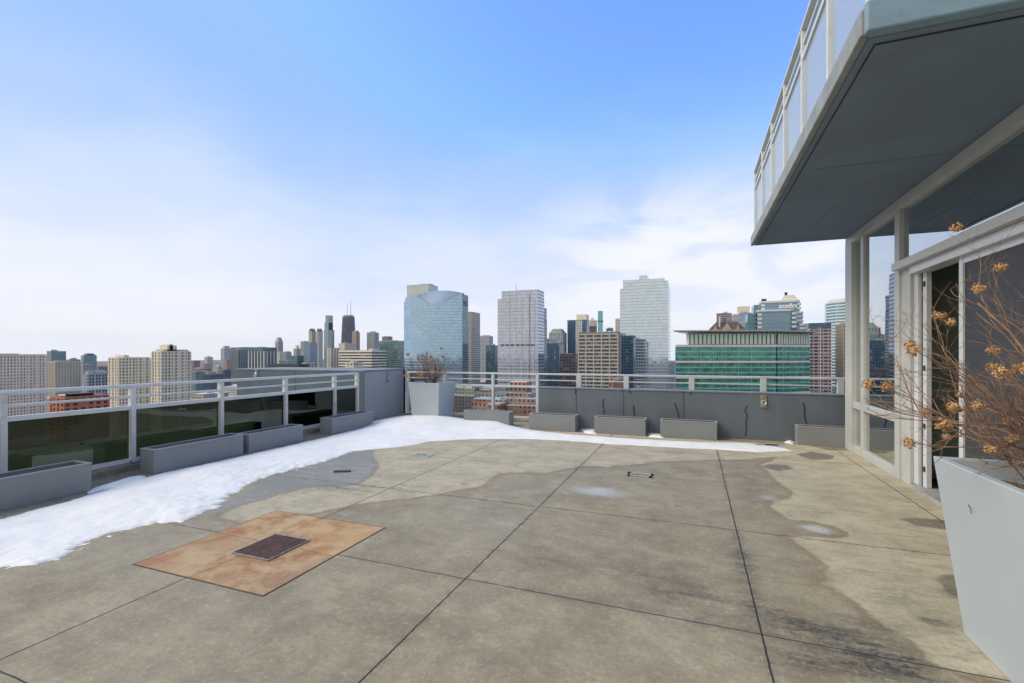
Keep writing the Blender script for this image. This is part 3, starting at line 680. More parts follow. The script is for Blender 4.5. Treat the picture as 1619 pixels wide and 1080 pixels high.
# slab / balcony overhead
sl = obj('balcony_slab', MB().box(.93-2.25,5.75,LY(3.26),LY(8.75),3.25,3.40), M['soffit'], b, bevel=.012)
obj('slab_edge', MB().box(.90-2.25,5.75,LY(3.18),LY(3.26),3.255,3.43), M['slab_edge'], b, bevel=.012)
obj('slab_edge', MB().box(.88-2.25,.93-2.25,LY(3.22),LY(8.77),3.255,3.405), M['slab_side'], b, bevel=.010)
mb = MB(); mb.box(.975-2.25,.985-2.25,LY(3.33),LY(8.7),3.247,3.2502).box(.975-2.25,5.7,LY(3.315),LY(3.33),3.246,3.2502)
obj('drip_groove', mb, M['groove'], b)
for y in (5.35,): obj('soffit_seam', MB().box(1.1-2.25,2.16-2.25,LY(y),LY(y)+.006,3.2475,3.2502), M['seam'], b)
obj('soffit_seam', MB().box(1.58-2.25,1.586-2.25,LY(6.656),LY(8.6),3.2475,3.2502), M['seam'], b)
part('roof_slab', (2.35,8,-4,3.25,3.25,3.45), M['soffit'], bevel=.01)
part('upper_frame', (2.30,2.45,-4,8.75,3.45,3.60), M['frame'])
for i in range(10):
    y = -4+i*1.4; part('upper_mullion', (2.31,2.42,y,y+.1,3.60,6.2), M['frame'])
part('upper_pane', (2.36,2.37,-4,8.7,3.60,6.2), M['wallglass'], bevel=0)
part('upper_slab', (2.3,8,-4,8.76,6.2,6.45), M['soffit'])
part('upper_room_wall', (4.5,4.6,-4,8.7,3.45,6.2), M['interior'], bevel=0)
part('lower_storeys', (-9.8,8,-4,10.2,BASE,-.51), facade((.35,.35,.34),(.06,.09,.11),3.2,3,.7,.6), bevel=0)

# balcony railing above
g = thing('balcony_railing', 'pale metal balcony railing with clear glass on the slab overhead', 'railing', (.95,3.3,3.405))
ys = [3.27,4.14,5.05,5.98,6.9,7.8,8.70]
z0 = 0.0
obj('top_rail', MB().box(-.03,.03,-.06,5.45,1.03,1.065).box(.03,6.0,-.06,-.0,1.03,1.065), M['rail'], g, bevel=.005)
for i, y in enumerate(ys):
    obj('post', MB().box(-.025,.025,y-3.3-.025,y-3.3+.025,0.0,1.03), M['rail'], g, bevel=.003)
    if i < len(ys)-1:
        a_, b2 = y-3.3+.025, ys[i+1]-3.3-.025
        obj('mid_rail', MB().box(-.012,.012,a_,b2,.90,.925), M['rail'], g); obj('panel_rail', MB().box(-.018,.018,a_,b2,.76,.80), M['rail'], g)
        obj('glass_panel', MB().box(-.004,.004,a_+.004,b2-.004,.03,.76), M['balcglass'], g)
for x in (1.2,2.4): obj('post', MB().box(x-.025,x+.025,-.06,-.01,0,1.03), M['rail'], g)
obj('post', MB().box(.03,.11,-.07,.01,0.02,1.03), M['rail'], g, bevel=.003)
g = thing('patio_bench', 'slatted seat on the balcony above, only its underside showing over the slab edge', 'bench', (1.5,3.55,3.43))
for k in range(4): obj('slat', MB().box(-.35,1.3,k*.1,k*.1+.07,.16,.185), M['wood'], g)
for k in range(3): obj('leg', MB().box(-.3+k*.7,-.24+k*.7,.0,.36,-.03,.16), M['rail'], g)

# back side of the terrace (behind the camera)
g = thing('parapet_wall', 'grey parapet wall behind the viewpoint', 'wall', (-2,-4.1,0)); obj('wall', MB().box(-4.9,4.3,-.1,.1,-.1,1.0), M['greywall'], g, bevel=.01)
obj('cap', MB().box(-4.91,4.31,-.11,.11,1.0,1.03), M['slate_cap'], g, bevel=.005)
#CITYSTART
# ------------------------------------------------------------------ the city
S_ = {
 'beige':  dict(wall=(.50,.44,.36), glass=(.06,.065,.07), floor=3.0, bay=2.6, wu=.42, wv=.55, met=.15),
 'cream':  dict(wall=(.52,.50,.40), glass=(.06,.09,.09), floor=3.0, bay=3.0, wu=.5, wv=.6, met=.2),
 'creamgr':dict(wall=(.52,.47,.36), glass=(.16,.26,.22), floor=3.0, bay=3.0, wu=.62, wv=.66, met=.4),
 'tealg':  dict(wall=(.22,.30,.31), glass=(.16,.28,.30), floor=3.2, bay=2.4, wu=.84, wv=.78, met=.6),
 'greyg':  dict(wall=(.30,.32,.35), glass=(.20,.24,.28), floor=3.3, bay=2.6, wu=.7, wv=.55, met=.5),
 'brick':  dict(wall=(.36,.135,.085), glass=(.05,.04,.045), floor=3.2, bay=3.4, wu=.5, wv=.55, met=.15),
 'brown':  dict(wall=(.20,.14,.13), glass=(.07,.07,.08), floor=3.6, bay=4, wu=.5, wv=.5, met=.2),
 'tan':    dict(wall=(.42,.36,.29), glass=(.12,.12,.12), floor=3.5, bay=3.6, wu=.45, wv=.5, met=.2),
 'white':  dict(wall=(.62,.61,.57), glass=(.10,.12,.14), floor=3.3, bay=3.4, wu=.5, wv=.55, met=.3),
 'grey':   dict(wall=(.33,.33,.33), glass=(.12,.13,.14), floor=3.5, bay=3.2, wu=.5, wv=.55, met=.3),
 'blue':   dict(wall=(.07,.11,.15), glass=(.055,.12,.19), floor=3.4, bay=2.6, wu=.88, wv=.80, met=.55, blinds=.04),
 'dkteal': dict(wall=(.07,.12,.14), glass=(.07,.16,.19), floor=3.4, bay=2.8, wu=.86, wv=.74, met=.55),
 'dark':   dict(wall=(.055,.07,.09), glass=(.06,.085,.12), floor=4, bay=4, wu=.7, wv=.6, met=.5, blinds=0),
 'ltglass':dict(wall=(.50,.56,.57), glass=(.42,.52,.55), floor=3.9, bay=3.0, wu=.92, wv=.84, met=.88, rough=.06, blinds=.02, var=.12, jit=.006),
 'lavender':dict(wall=(.44,.46,.53), glass=(.44,.48,.58), floor=3.9, bay=3.1, wu=.82, wv=.66, met=.85, rough=.08, blinds=.03, var=.22, jit=.008),
 'green':  dict(wall=(.20,.42,.34), glass=(.06,.22,.19), floor=4, bay=3, wu=.96, wv=.62, met=.55),
 'pinkbr': dict(wall=(.40,.32,.31), glass=(.04,.05,.09), floor=3.6, bay=4.2, wu=.72, wv=.52, met=.4),
 'blind':  dict(wall=(.50,.48,.42), glass=(.3,.3,.3), floor=9, bay=9, wu=.05, wv=.05),
 'snowroof': dict(wall=(.40,.30,.26), glass=(.06,.06,.07), floor=3.4, bay=3.4, wu=.5, wv=.5, met=.2),
}
def ST(n, **kw):
    d = dict(S_[n]); d.update(kw); return facade(**d)
M['roofgrey'] = paint('roof_membrane', (.34,.33,.31), .9, .25, .15)
M['snowyroof'] = paint('snowy_roof', (.55,.55,.55), .9, .3, .12)
M['copper'] = paint('green_copper_roof', (.17,.25,.20), .7, .2, .2)
M['slateroof'] = paint('brown_slate_roof', (.10,.075,.065), .8, .2, .3)
M['antenna'] = paint('mast_steel', (.30,.31,.33), .5, .1, .2)
M['mech'] = paint('rooftop_plant_metal', (.38,.38,.36), .6, .25, .4)
M['creamstone'] = paint('cream_stone', (.77,.70,.55), .75, .08, .3)
M['tanstone'] = paint('tan_stone', (.44,.38,.30), .75, .10, .3)
M['pinkstone'] = paint('pinkish_stone', (.76,.66,.55), .75, .08, .3)
M['whitepanel'] = paint('white_panel', (.60,.63,.60), .55, .06, .3)
M['vault'] = paint('blue_vault_glass', (.20,.29,.42), .35, .08, .1, metallic=.2)
M['letters'] = paint('white_letters', (.85,.85,.82), .5, .02, 1)
M['darkletters'] = paint('dark_letters', (.03,.035,.04), .5, .02, 1)

def solve(pl, pr, D, t, pc=None):
    """near corner C and the run a of the front face, run t of the side face"""
    right = (pl+pr)/2 > 1097
    def C_at(p): r = ray(p); return (r[0]*D, r[1]*D)
    if pc is None:
        lo, hi = pl, pr
        for _ in range(40):
            mid = (lo+hi)/2; c = C_at(mid); q = (c[0], c[1]+t); dep = q[0]*FW[0]+q[1]*FW[1]; lat = q[0]*RT[0]+q[1]*RT[1]; px = CX+FPX*lat/dep
            if right:
                if px < pl: lo = mid
                else: hi = mid
            else:
                if px > pr: hi = mid
                else: lo = mid
        pc = (lo+hi)/2
    c = C_at(pc); r = ray(pr if right else pl); e = r[0]*c[1]/r[1]
    a = e - c[0]
    if abs(a) < 9 and not right:      # the side face would swallow the front: share the width out
        pc = pl + .24*(pr-pl); c = C_at(pc); r = ray(pl); a = r[0]*c[1]/r[1] - c[0]; q = ray(pr); t = c[0]/q[0]*q[1] - c[1]
    return c, a, t
TW = []
def tower(name, label, cat, pl, pr, yt, D, style, t=None, pc=None, boxes=(), roof='roofgrey', kw=None, grid=None, base=BASE, group=None, cap=None, parapet=1.2, mastx=None):
    t0 = t if t else None
    if t0 is None: t0 = max(14, min(45, (pr-pl)/FPX*D*.7))
    c, a, t0 = solve(pl, pr, D, t0, pc)
    zt = zat(yt, D); h = zt - base
    g = thing(name, label, cat, (c[0], c[1], base), group)
    x0, x1 = (min(0, a), max(0, a))
    m = ST(style, **(kw or {}))
    obj('wall', MB().box(x0, x1, 0, t0, 0, h), m, g)
    W = x1-x0
    # parapet ring and roof
    p = .5
    obj('roof', MB().box(x0+p, x1-p, p, t0-p, h, h+.15), M[roof], g)
    st = S_[style]; pm = ST('blind', wall=tuple((kw or {}).get('wall', st['wall'])))
    if parapet: obj('parapet', MB().box(x0-.15,x1+.15,-.15,p,h,h+parapet).box(x0-.15,x1+.15,t0-p,t0+.15,h,h+parapet).box(x0-.15,x0+p,p,t0-p,h,h+parapet).box(x1-p,x1+.15,p,t0-p,h,h+parapet), pm, g)
    W = x1-x0
    if grid:   # protruding piers and spandrels, real relief on both faces
        bay, fl, pw, ph, mat_, off = grid
        mb = MB(); n = max(1, round(W/bay)); bw = W/n
        for i in range(n+1):
            if pw: xx = x0+i*bw; mb.box(xx-pw/2, xx+pw/2, -off, 0, 0, h)
        k = int(h/fl)
        lo_ = max(0, int((h-110)/fl))
        for j in range(lo_, k+1):
            zz = h-(k-j)*fl
            if ph: mb.box(x0-.05, x1+.05, -off*.7, 0, zz-ph, zz)
        sx = x1 if (pl+pr)/2 < 1097 else x0; sg = 1 if sx == x1 else -1
        n2 = max(1, round(t0/bay)); b2 = t0/n2
        for i in range(n2+1):
            yy = i*b2
            if pw: mb.box(min(sx,sx+sg*off), max(sx,sx+sg*off), yy-pw/2, yy+pw/2, 0, h)
        for j in range(lo_, k+1):
            zz = h-(k-j)*fl
            if ph: mb.box(min(sx,sx+sg*off*.7), max(sx,sx+sg*off*.7), -.05, t0+.05, zz-ph, zz)
        obj('facade_frame', mb, M[mat_], g)
    for bx in boxes:  # (name, px left, px right, y top, style or material, inset)
        nm, bl, br, by, bs = bx[:5]; ins = bx[5] if len(bx) > 5 else 3
        yy0 = ins
        cy = c[1]+yy0
        r0, r1 = ray(bl), ray(br); xa, xb = r0[0]*cy/r0[1]-c[0], r1[0]*cy/r1[1]-c[0]
        xa, xb = min(xa,xb), max(xa,xb); xi = min(ins, 1.0) if ins > 0 else ins; y0s = yy0; yend = None
        if (pl+pr)/2 < 1097:
            lim = x1-xi
            if xb > lim:
                xb = lim; yend = (c[0]+xb)/r1[0]*r1[1]-c[1]
                if xa > xb-3: y0s = max(yy0, (c[0]+xb)/r0[0]*r0[1]-c[1]); xa = xb-min(12, W*.6)
            xa = max(xa, x0+xi)
        else: xa = max(xa, x0+xi); xb = min(xb, x1-xi)
        yf = max(yy0+4, t0-ins if len(bx) < 8 else bx[7])
        if yend is not None and len(bx) < 8: yf = max(y0s+3, min(yend, t0-min(ins,1)))
        Dd = (c[0]*FW[0]+cy*FW[1]); zz = zat(by, Dd)-base
        zb = h+.1 if len(bx) < 7 else zat(bx[6], Dd)-base
        mt = M[bs] if bs in M else ST(bs, **(kw or {}) if bs == style else {})
        obj(nm, MB().box(xa, xb, y0s, yf, min(zb, zz-.5), zz), mt, g)
    # a few roof-top units so no roof is bare
    rnd = random.Random(int(pl*7+yt)); mb = MB(); got = False
    if cap is None and not boxes and W > 8:
        for i in range(3):
            w_ = rnd.uniform(.12,.28)*W; xx = rnd.uniform(x0+1, x1-1-w_); yy = rnd.uniform(1.5, max(2, t0*.5)); hh = rnd.uniform(1.5, 4.0)
            mb.box(xx, xx+w_, yy, yy+min(8, t0*.4), h+.1, h+hh); got = True
        if got: obj('rooftop_unit', mb, M['mech'], g)
    if cap:
        kind, hh, mt = cap
        if kind == 'pyr': obj('spire', MB().frustum((x0,x1,0,t0),(x0+W*.42,x1-W*.42,t0*.42,t0*.58),h,h+hh), M[mt], g)
        if kind == 'mansard': obj('mansard_roof', MB().frustum((x0,x1,0,t0),(x0+W*.22,x1-W*.22,t0*.22,t0*.78),h,h+hh), M[mt], g)
        if kind == 'gable':
            q = MB(); q.v = [(x0,0,h),(x1,0,h),((x0+x1)/2,0,h+hh),(x0,t0,h),(x1,t0,h),((x0+x1)/2,t0,h+hh)]; q.f = [(0,1,2),(3,5,4),(0,2,5,3),(1,4,5,2)]; obj('gable_roof', q, M[mt], g)
    return g, c, a, t0, h
T = tower
# --- far left condominiums and what stands behind them
T('apartment_tower','wide pinkish beige apartment tower at the far left of the skyline','tower',-45,73,562,460,'beige',t=62,kw=dict(wall=(.76,.66,.53),glass=(.12,.11,.11),bay=2.5,floor=3.05),grid=(7.5,3.05,.9,0,'pinkstone',.35),boxes=[('rooftop_unit',-20,30,559,'tanstone',4)])
T('office_tower','flat topped blue glass tower peeping over the beige blocks at far left','tower',74,104.5,556,950,'tealg',kw=dict(glass=(.13,.22,.27)))
T('apartment_tower','cream apartment block with greenish windows right of the widest beige tower','tower',75,127,573,600,'creamgr',t=34,grid=(6,3.0,.9,.7,'tanstone',.4),boxes=[('penthouse',84,118,570.5,'tanstone',4)])
T('glass_block','low teal glass block peeping behind the greenish windowed apartments','building',104,127,569.5,820,'tealg')
T('glass_tower','rounded top pale teal glass tower on the left skyline','tower',127.5,153,563,1000,'tealg',kw=dict(glass=(.22,.34,.35),wall=(.34,.42,.42)),boxes=[('penthouse',129.5,151.5,560.5,'tealg',3),('crown',133,148.5,558.8,'tealg',6)])
T('office_tower','plain lavender grey slab in front of the rounded teal tower','tower',127,147,578,800,'greyg',kw=dict(wall=(.36,.37,.42)))
g_,c_,a_,t_,h_ = T('domed_building','dark windowed building with a small curved roof left of the paired cream towers','building',133,170,593,600,'dark',kw=dict(wall=(.30,.33,.38),glass=(.05,.07,.11),bay=3.6,wu=.6,met=.3),grid=(6,3.4,.8,0,'whitepanel',.4))
mb = MB(); k = 10; W_ = abs(a_)
for i in range(k):
    w0, w1 = i/k, (i+1)/k
    xa, xb = -W_+W_*w0, -W_+W_*w1; za, zb = h_+5*math.sin(math.pi*w0), h_+5*math.sin(math.pi*w1)
    n = len(mb.v); mb.v += [(xa,0,h_),(xb,0,h_),(xb,0,zb+.2),(xa,0,za+.2),(xa,t_,h_),(xb,t_,h_),(xb,t_,zb+.2),(xa,t_,za+.2)]
    mb.f += [(n,n+1,n+2,n+3),(n+4,n+7,n+6,n+5),(n+3,n+2,n+6,n+7)]
obj('curved_roof', mb, M['roofgrey'], g_)
T('brick_tower','distant dark brown building left of the first cream tower','tower',153,171,580,2000,'brown')
T('apartment_tower','left one of the two tall cream striped towers, with a notched top','tower',172,237,567,450,'cream',t=42,kw=dict(wall=(.77,.70,.53),glass=(.12,.15,.14)),grid=(5.4,3.0,1.1,0,'creamstone',.5),boxes=[('penthouse',178,204,561.5,'creamstone',5),('shoulder',212,226,564.8,'creamstone',.2,575,10)])
T('glass_tower','bluish building squeezed between the two tall cream striped towers','tower',231,241,568,700,'tealg')
T('apartment_tower','right and taller one of the two cream striped towers, with a stepped penthouse','tower',240.5,301,557,430,'cream',t=40,kw=dict(wall=(.77,.70,.53),glass=(.12,.15,.14)),grid=(5.0,3.0,1.2,0,'creamstone',.5),boxes=[('upper_block',246,298,552.5,'cream',3),('penthouse',248,279.5,546,'creamstone',6),('penthouse',256,271,544,'creamstone',8)])
T('brick_building','orange red brick building low in front of the beige towers, seen through the left railing','building',80,171,631,300,'brick',t=50,kw=dict(wall=(.46,.155,.085),bay=4.2,wu=.55),grid=(8.4,3.2,1.2,.0,'brickred',.4) if 'brickred' in M else None,boxes=[('upper_storey',103,148,624,'brick',4),('roof_edge',104,147,622.8,'slateroof',4)])
# --- middle left distance
T('brick_tower','purplish brown block just right of the taller cream tower','tower',301.5,316.5,571,1800,'brown',kw=dict(wall=(.27,.20,.22)))
T('office_block','tan block left of the far slim pale tower','building',316,336,575.5,1700,'tan')
T('apartment_tower','slim pale far tower with a flat cap on the left skyline','tower',323,336.8,565,2300,'white',kw=dict(wall=(.55,.54,.48)),boxes=[('penthouse',326,333,563,'creamstone',2)])
T('glass_block','low teal glass block beyond the left railing right of the cream tower','building',302,325,588.5,900,'tealg')
T('glass_block','dark blue low block under an orange brown roof beyond the left railing','building',320,353,593,720,'blue',roof='slateroof',boxes=[('roof_deck',322,352,591.5,'terracotta' if 'terracotta' in M else 'tanstone',1)])
T('glass_block','small steel blue block left of the big dark teal tower','building',352,365,586,820,'blue')
T('apartment_tower','tall mauve grey far tower standing left of the dark teal tower','tower',349,365,551,2200,'greyg',kw=dict(wall=(.44,.42,.42)),boxes=[('penthouse',353,363,547,'tanstone',4)])
T('brick_tower','dusky pink block at the foot of the mauve grey far tower','tower',354,366,569,1500,'brown',kw=dict(wall=(.42,.27,.24)))
T('glass_tower','broad dark teal tower rising behind the white framed slab','tower',364.5,437.5,550,1000,'dkteal',t=36,kw=dict(wall=(.12,.17,.19)),boxes=[('rooftop_unit',378,389,548.6,'slateroof',3),('rooftop_unit',406,421,548.6,'slateroof',3)])
T('glass_tower','balconied blue grey slab forming the left end of the dark teal tower','tower',364.5,391,553,900,'tealg',t=20,kw=dict(wall=(.24,.30,.33),glass=(.10,.17,.20)),grid=(4.5,3.2,.5,.5,'antenna',.8))
T('office_tower','white framed slab with dark vertical window strips above the corner wall','tower',393.5,433,555,880,'dark',t=22,kw=dict(wall=(.10,.12,.14),glass=(.06,.09,.12)),grid=(7.2,3.4,1.5,.0,'whitepanel',.8),boxes=[('side_bay',421.5,433,555,'white',-.9,640,.3)])
g_,c_,a_,t_,h_ = T('pointed_tower','slim stone tower with a steep dark mansard top left of the far group','tower',435,447.5,541,2400,'tan',t=28,kw=dict(wall=(.36,.33,.30)),cap=('mansard',24,'antenna'))
T('apartment_block','white pale glass block below the steep topped slim tower','building',438,448,557,1500,'white')
T('glass_tower','blue grey block right below the steep topped slim tower','tower',445,461,557,1450,'tealg',kw=dict(wall=(.3,.37,.4)))
T('stone_block','low beige penthouse block above the corner wall','building',441,468,571.5,900,'tan')
T('office_block','long low dark block with a thin red roof line just above the corner wall','building',423,488,577.5,600,'dark',t=18,boxes=[('roof_line',423,488,576.8,'slateroof',.2)])
T('glass_tower','clear blue mid height glass block behind the low beige block','tower',461,481,563,1400,'blue',kw=dict(glass=(.10,.22,.32)))
T('stone_tower','small tan tower with a cream cap left of the mauve far slab','tower',464,475,551.5,2200,'tan',boxes=[('penthouse',467,473,546,'creamstone',3)])
T('stone_tower','mauve brown slab left of the twin turreted tower','tower',475,488,540,2150,'greyg',kw=dict(wall=(.37,.31,.30)))
T('glass_tower','striped blue glass tower in front of the twin turreted tower','tower',480,501.5,542.5,1400,'blue',kw=dict(wall=(.22,.29,.36),glass=(.13,.22,.31),wu=.6,wv=.95))
for pl_, pr_, tx in ((488,499.5,'left shaft of the twin turreted cream towers'),(500,510.5,'right shaft of the twin turreted cream towers')):
    g_,c_,a_,t_,h_ = T('turreted_tower',tx,'tower',pl_,pr_,524.5,2050,'cream',t=24,kw=dict(wall=(.50,.48,.43),wu=.35))
    for q in (0,1):
        for r_ in (0,1):
            x = -abs(a_)+5+q*(abs(a_)-10); obj('turret', MB().frustum((x-5,x+5,r_*(t_-10),r_*(t_-10)+10),(x-.6,x+.6,r_*(t_-10)+4.4,r_*(t_-10)+5.6),h_+.2,h_+15), M['slateroof'], g_)
T('stone_building','white and peach building with tall window openings just above the corner wall','building',478,499,575,620,'white',kw=dict(wall=(.62,.52,.44),bay=5,wu=.5,wv=.8))
T('glass_tower','very tall stepped teal grey tower in the far group','tower',512,528.5,522,2400,'tealg',t=45,kw=dict(wall=(.27,.34,.35),glass=(.20,.30,.32)),boxes=[('upper_block',512.6,526.5,510,'tealg',3),('crown',514.5,526.3,498.5,'tealg',6)])
# dark tapering tower with two masts
c = (ray(551)[0]*2500, ray(551)[1]*2500); g = thing('tapered_tower','dark tapering far tower with two white masts','tower',(c[0],c[1],BASE)); hz_ = zat(500.5,2500)-BASE
obj('wall', MB().frustum((-38,38,-25,25),(-26,26,-16,16),0,hz_), ST('dark', wall=(.06,.075,.105), glass=(.05,.07,.11), floor=8, bay=6), g)
obj('crown', MB().box(-21,21,-12,12,hz_,hz_+7), M['antenna'], g)
bx = MB()
for i in range(6):
    za, zb = hz_*i/6, hz_*(i+1)/6; wa, wb = 38-12*i/6, 38-12*(i+1)/6; ya, yb = -25+9*i/6, -25+9*(i+1)/6
    for sgn in (-1,1): bx.tube([(sgn*wa,ya-.6,za),(-sgn*wb,yb-.6,zb)],1.1,1.1,4)
obj('cross_bracing', bx, M['darkbrace'] if 'darkbrace' in M else M['antenna'], g)
for x, yt in ((-9,480),(14,474)): obj('mast', MB().tube([(x,0,hz_+5),(x,0,hz_+(500.5-yt)/750*2500*.45),(x,0,hz_+(500.5-yt)/750*2500)],2.1,.9,6), M['whitepanel'], g)
g_,c_,a_,t_,h_ = T('domed_tower','brown stone far tower with a round top beside the dark tapering tower','tower',556.5,569,526,1900,'tan',t=22,kw=dict(wall=(.40,.30,.22)),cap=('mansard',9,'copper'))
T('stone_building','plain cream upper block crowning the long white banded building','building',535.5,562,544,760,'blind',t=26,kw=dict(wall=(.58,.54,.44)))
T('apartment_tower','cream slab with vertical window strips at the left end of the white banded building','tower',518,536.5,551,740,'cream',t=30,kw=dict(wu=.3,wv=1.0,wall=(.55,.51,.43)),grid=(6,3,1.4,0,'creamstone',.5))
T('office_building','long white building with dark horizontal window bands','building',535.5,610,555,700,'white',t=34,kw=dict(wu=.98,wv=.55,bay=5,floor=4.2,glass=(.05,.065,.11)),grid=(60,4.2,0,1.7,'creamstone',.6),boxes=[('roof_plant',583,598,551.5,'creamstone',4)])
T('office_tower','grey ribbed flat far tower right of the round topped brown tower','tower',580,599,526,1900,'grey',t=30,kw=dict(wu=.5,wv=1.0,wall=(.36,.37,.40)),boxes=[('penthouse',585,594,523.8,'antenna',6)])
T('arched_building','small pale building with an arched gable in front of the banded building','building',545.5,573.5,575,480,'white',t=14,kw=dict(bay=4.4,floor=5,wu=.45,wv=.5,wall=(.62,.59,.50)),boxes=[('gable_step',550,569,572.8,'creamstone',.1),('gable_top',554,566,571,'creamstone',.1)])
T('brick_tower','little brown block peeping behind the dark teal glass building','tower',604,620.5,532.5,2000,'brown',kw=dict(wall=(.26,.21,.21)))
T('glass_building','dark teal glass building left of the big curved glass tower','building',597,658,540,800,'dkteal',t=40,kw=dict(glass=(.10,.21,.23),wall=(.13,.20,.21),bay=3.4),grid=(26,40,.5,.5,'antenna',.2))
# --- the big curved glass tower
T('glass_tower','cream ribbed slab showing behind the top left of the curved glass tower','tower',643.5,692.5,450.5,660,'ltglass',t=26,kw=dict(wall=(.52,.52,.46),wu=.5,wv=1.0,bay=3.4))
D_ = 600.0
def at(px, D): r = ray(px); return (r[0]*D, r[1]*D)
c = at(731, D_); rl = ray(638.6); xl = rl[0]*c[1]/rl[1] - c[0]
g = thing('curved_glass_tower','broad pale teal glass tower with a scooped curved top left of centre','tower',(c[0],c[1],BASE))
mg = ST('ltglass', glass=(.29,.45,.60), wall=(.36,.46,.54), var=.20, wv=.84)
h0 = zat(464, D_)-BASE
n = 26; fr = MB(); bow = 11.0
def bx_(f): return xl*(1-f), -bow*4*f*(1-f)
def topz(px):
    # scooped line: level, then a sweeping dip between px 660 and px 729
    if px < 662: y = 466
    elif px < 700: y = 466+14*math.sin((px-662)/38*math.pi/2)
    else: y = 480-17.5*((px-700)/31)**1.6
    return zat(y, D_)-BASE
pts = [bx_(i/n) for i in range(n+1)]
for i in range(n):
    (xa, ya), (xb, yb) = pts[i], pts[i+1]
    pa = 638.6+(731-638.6)*i/n; pb = 638.6+(731-638.6)*(i+1)/n; za, zb = topz(pa), topz(pb)
    if i < 2: za = zb = zat(472.5 if i == 0 else 466, D_)-BASE
    k = len(fr.v); fr.v += [(xa,ya,0),(xb,yb,0),(xb,yb,zb),(xa,ya,za),(xa,1,0),(xb,1,0),(xb,1,zb),(xa,1,za)]
    fr.f += [(k,k+1,k+2,k+3),(k+3,k+2,k+6,k+7),(k+4,k+7,k+6,k+5),(k,k+3,k+7,k+4),(k+1,k+5,k+6,k+2)]
obj('curved_facade', fr, mg, g)
obj('side_wall', MB().box(-2.5,.35,.3,16,0,h0-1).box(xl+.5,xl+3,1.2,16,0,h0-6), ST('tealg', glass=(.16,.24,.26), wall=(.24,.30,.31)), g)
obj('core', MB().box(xl+3,-2.5,1.1,15.8,0,h0-16), mg, g)
cr = MB(); m_ = 20; xa0 = ray(657)[0]*(c[1]+8)/ray(657)[1]-c[0]; xb0 = ray(730)[0]*(c[1]+8)/ray(730)[1]-c[0]
for i in range(m_):
    fa, fb = i/m_, (i+1)/m_; xa, xb = xa0+(xb0-xa0)*fa, xa0+(xb0-xa0)*fb
    za, zb = [zat(465-8.2*math.sin(math.pi*(.08+.86*f))**.8, D_+8)-BASE for f in (fa, fb)]
    k = len(cr.v); cr.v += [(xa,8-5*math.sin(math.pi*fa),h0-22),(xb,8-5*math.sin(math.pi*fb),h0-22),(xb,11,zb),(xa,11,za),(xa,15,h0-22),(xb,15,h0-22),(xb,15,zb),(xa,15,za)]
    cr.f += [(k,k+1,k+2,k+3),(k+3,k+2,k+6,k+7),(k+4,k+7,k+6,k+5)]
obj('crown_vault', cr, M['vault'], g)
def letters(text, size, mat, parent, loc, rot, name='sign_lettering'):
    cu = bpy.data.curves.new(name, 'FONT'); cu.body = text; cu.size = size; cu.extrude = .12; cu.offset = size*.02; cu.align_x = 'LEFT'
    tmp = bpy.data.objects.new('tmp_text', cu); COL.objects.link(tmp); dg = bpy.context.evaluated_depsgraph_get()
    me = bpy.data.meshes.new_from_object(tmp.evaluated_get(dg)); bpy.data.objects.remove(tmp, do_unlink=True)
    me.materials.clear(); me.materials.append(mat); o = bpy.data.objects.new(name, me); COL.objects.link(o); o.parent = parent; o.location = loc; o.rotation_euler = rot; return o
letters('NC', 8.5, M['darkletters'], g, (.36,2.2,h0-15), (PI2,0,PI2))
T('office_tower','tan ribbed tower half hidden behind the right edge of the curved glass tower','tower',716,759,494,800,'tan',t=34,kw=dict(wall=(.40,.38,.33),glass=(.22,.24,.24),wu=.95,wv=.5,floor=3.7),boxes=[('rooftop_unit',722,735,492.5,'mech',3)])
T('office_tower','grey stepped block in the gap right of the tan ribbed tower','tower',759,779.5,532,1200,'greyg',kw=dict(wall=(.37,.40,.43)),boxes=[('penthouse',762,775,530,'mech',3)])
T('glass_building','dark teal block at the left foot of the lavender office tower','building',768,788,547,900,'dkteal')
# --- lavender panelled tower
g_,c_,a_,t_,h_ = T('office_tower','lavender grey panelled office tower with a small mast in the centre','tower',786.8,860.5,470,550,'lavender',t=24,kw=dict(),boxes=[('upper_block',793.2,860.3,457.5,'lavender',.15,474,23.5)],parapet=0)
W_ = abs(a_); mb = MB()
for f in (.1,.25,.4,.55,.7): mb.box(-W_*f-.18,-W_*f+.18,-.5,-.0,0,h_-.5)
obj('facade_fin', mb, M['whitepanel'], g_); obj('vertical_slot', MB().box(-W_*.20-.35,-W_*.20+.35,-.12,.1,0,h_+4), M['groove'], g_)
zz = zat(545.5,550)-BASE; mb = MB()
for f in range(7): mb.box(-W_*(.12+.125*f)-3.0, -W_*(.12+.125*f)+2.0, -.2, .1, zz-1.2, zz+1.2)
obj('louvre_band', mb, M['darkbrace'] if 'darkbrace' in M else M['groove'], g_)
obj('mast', MB().tube([(-W_*.58,6,h_+8),(-W_*.58,6,h_+18.5)],.5,.15,5), M['antenna'], g_)
T('glass_tower','narrow dark glass edge tower just right of the lavender office tower','tower',857,864.8,507,640,'dkteal',t=18,boxes=[('upper_block',858,864.5,486,'greyg',.3)])
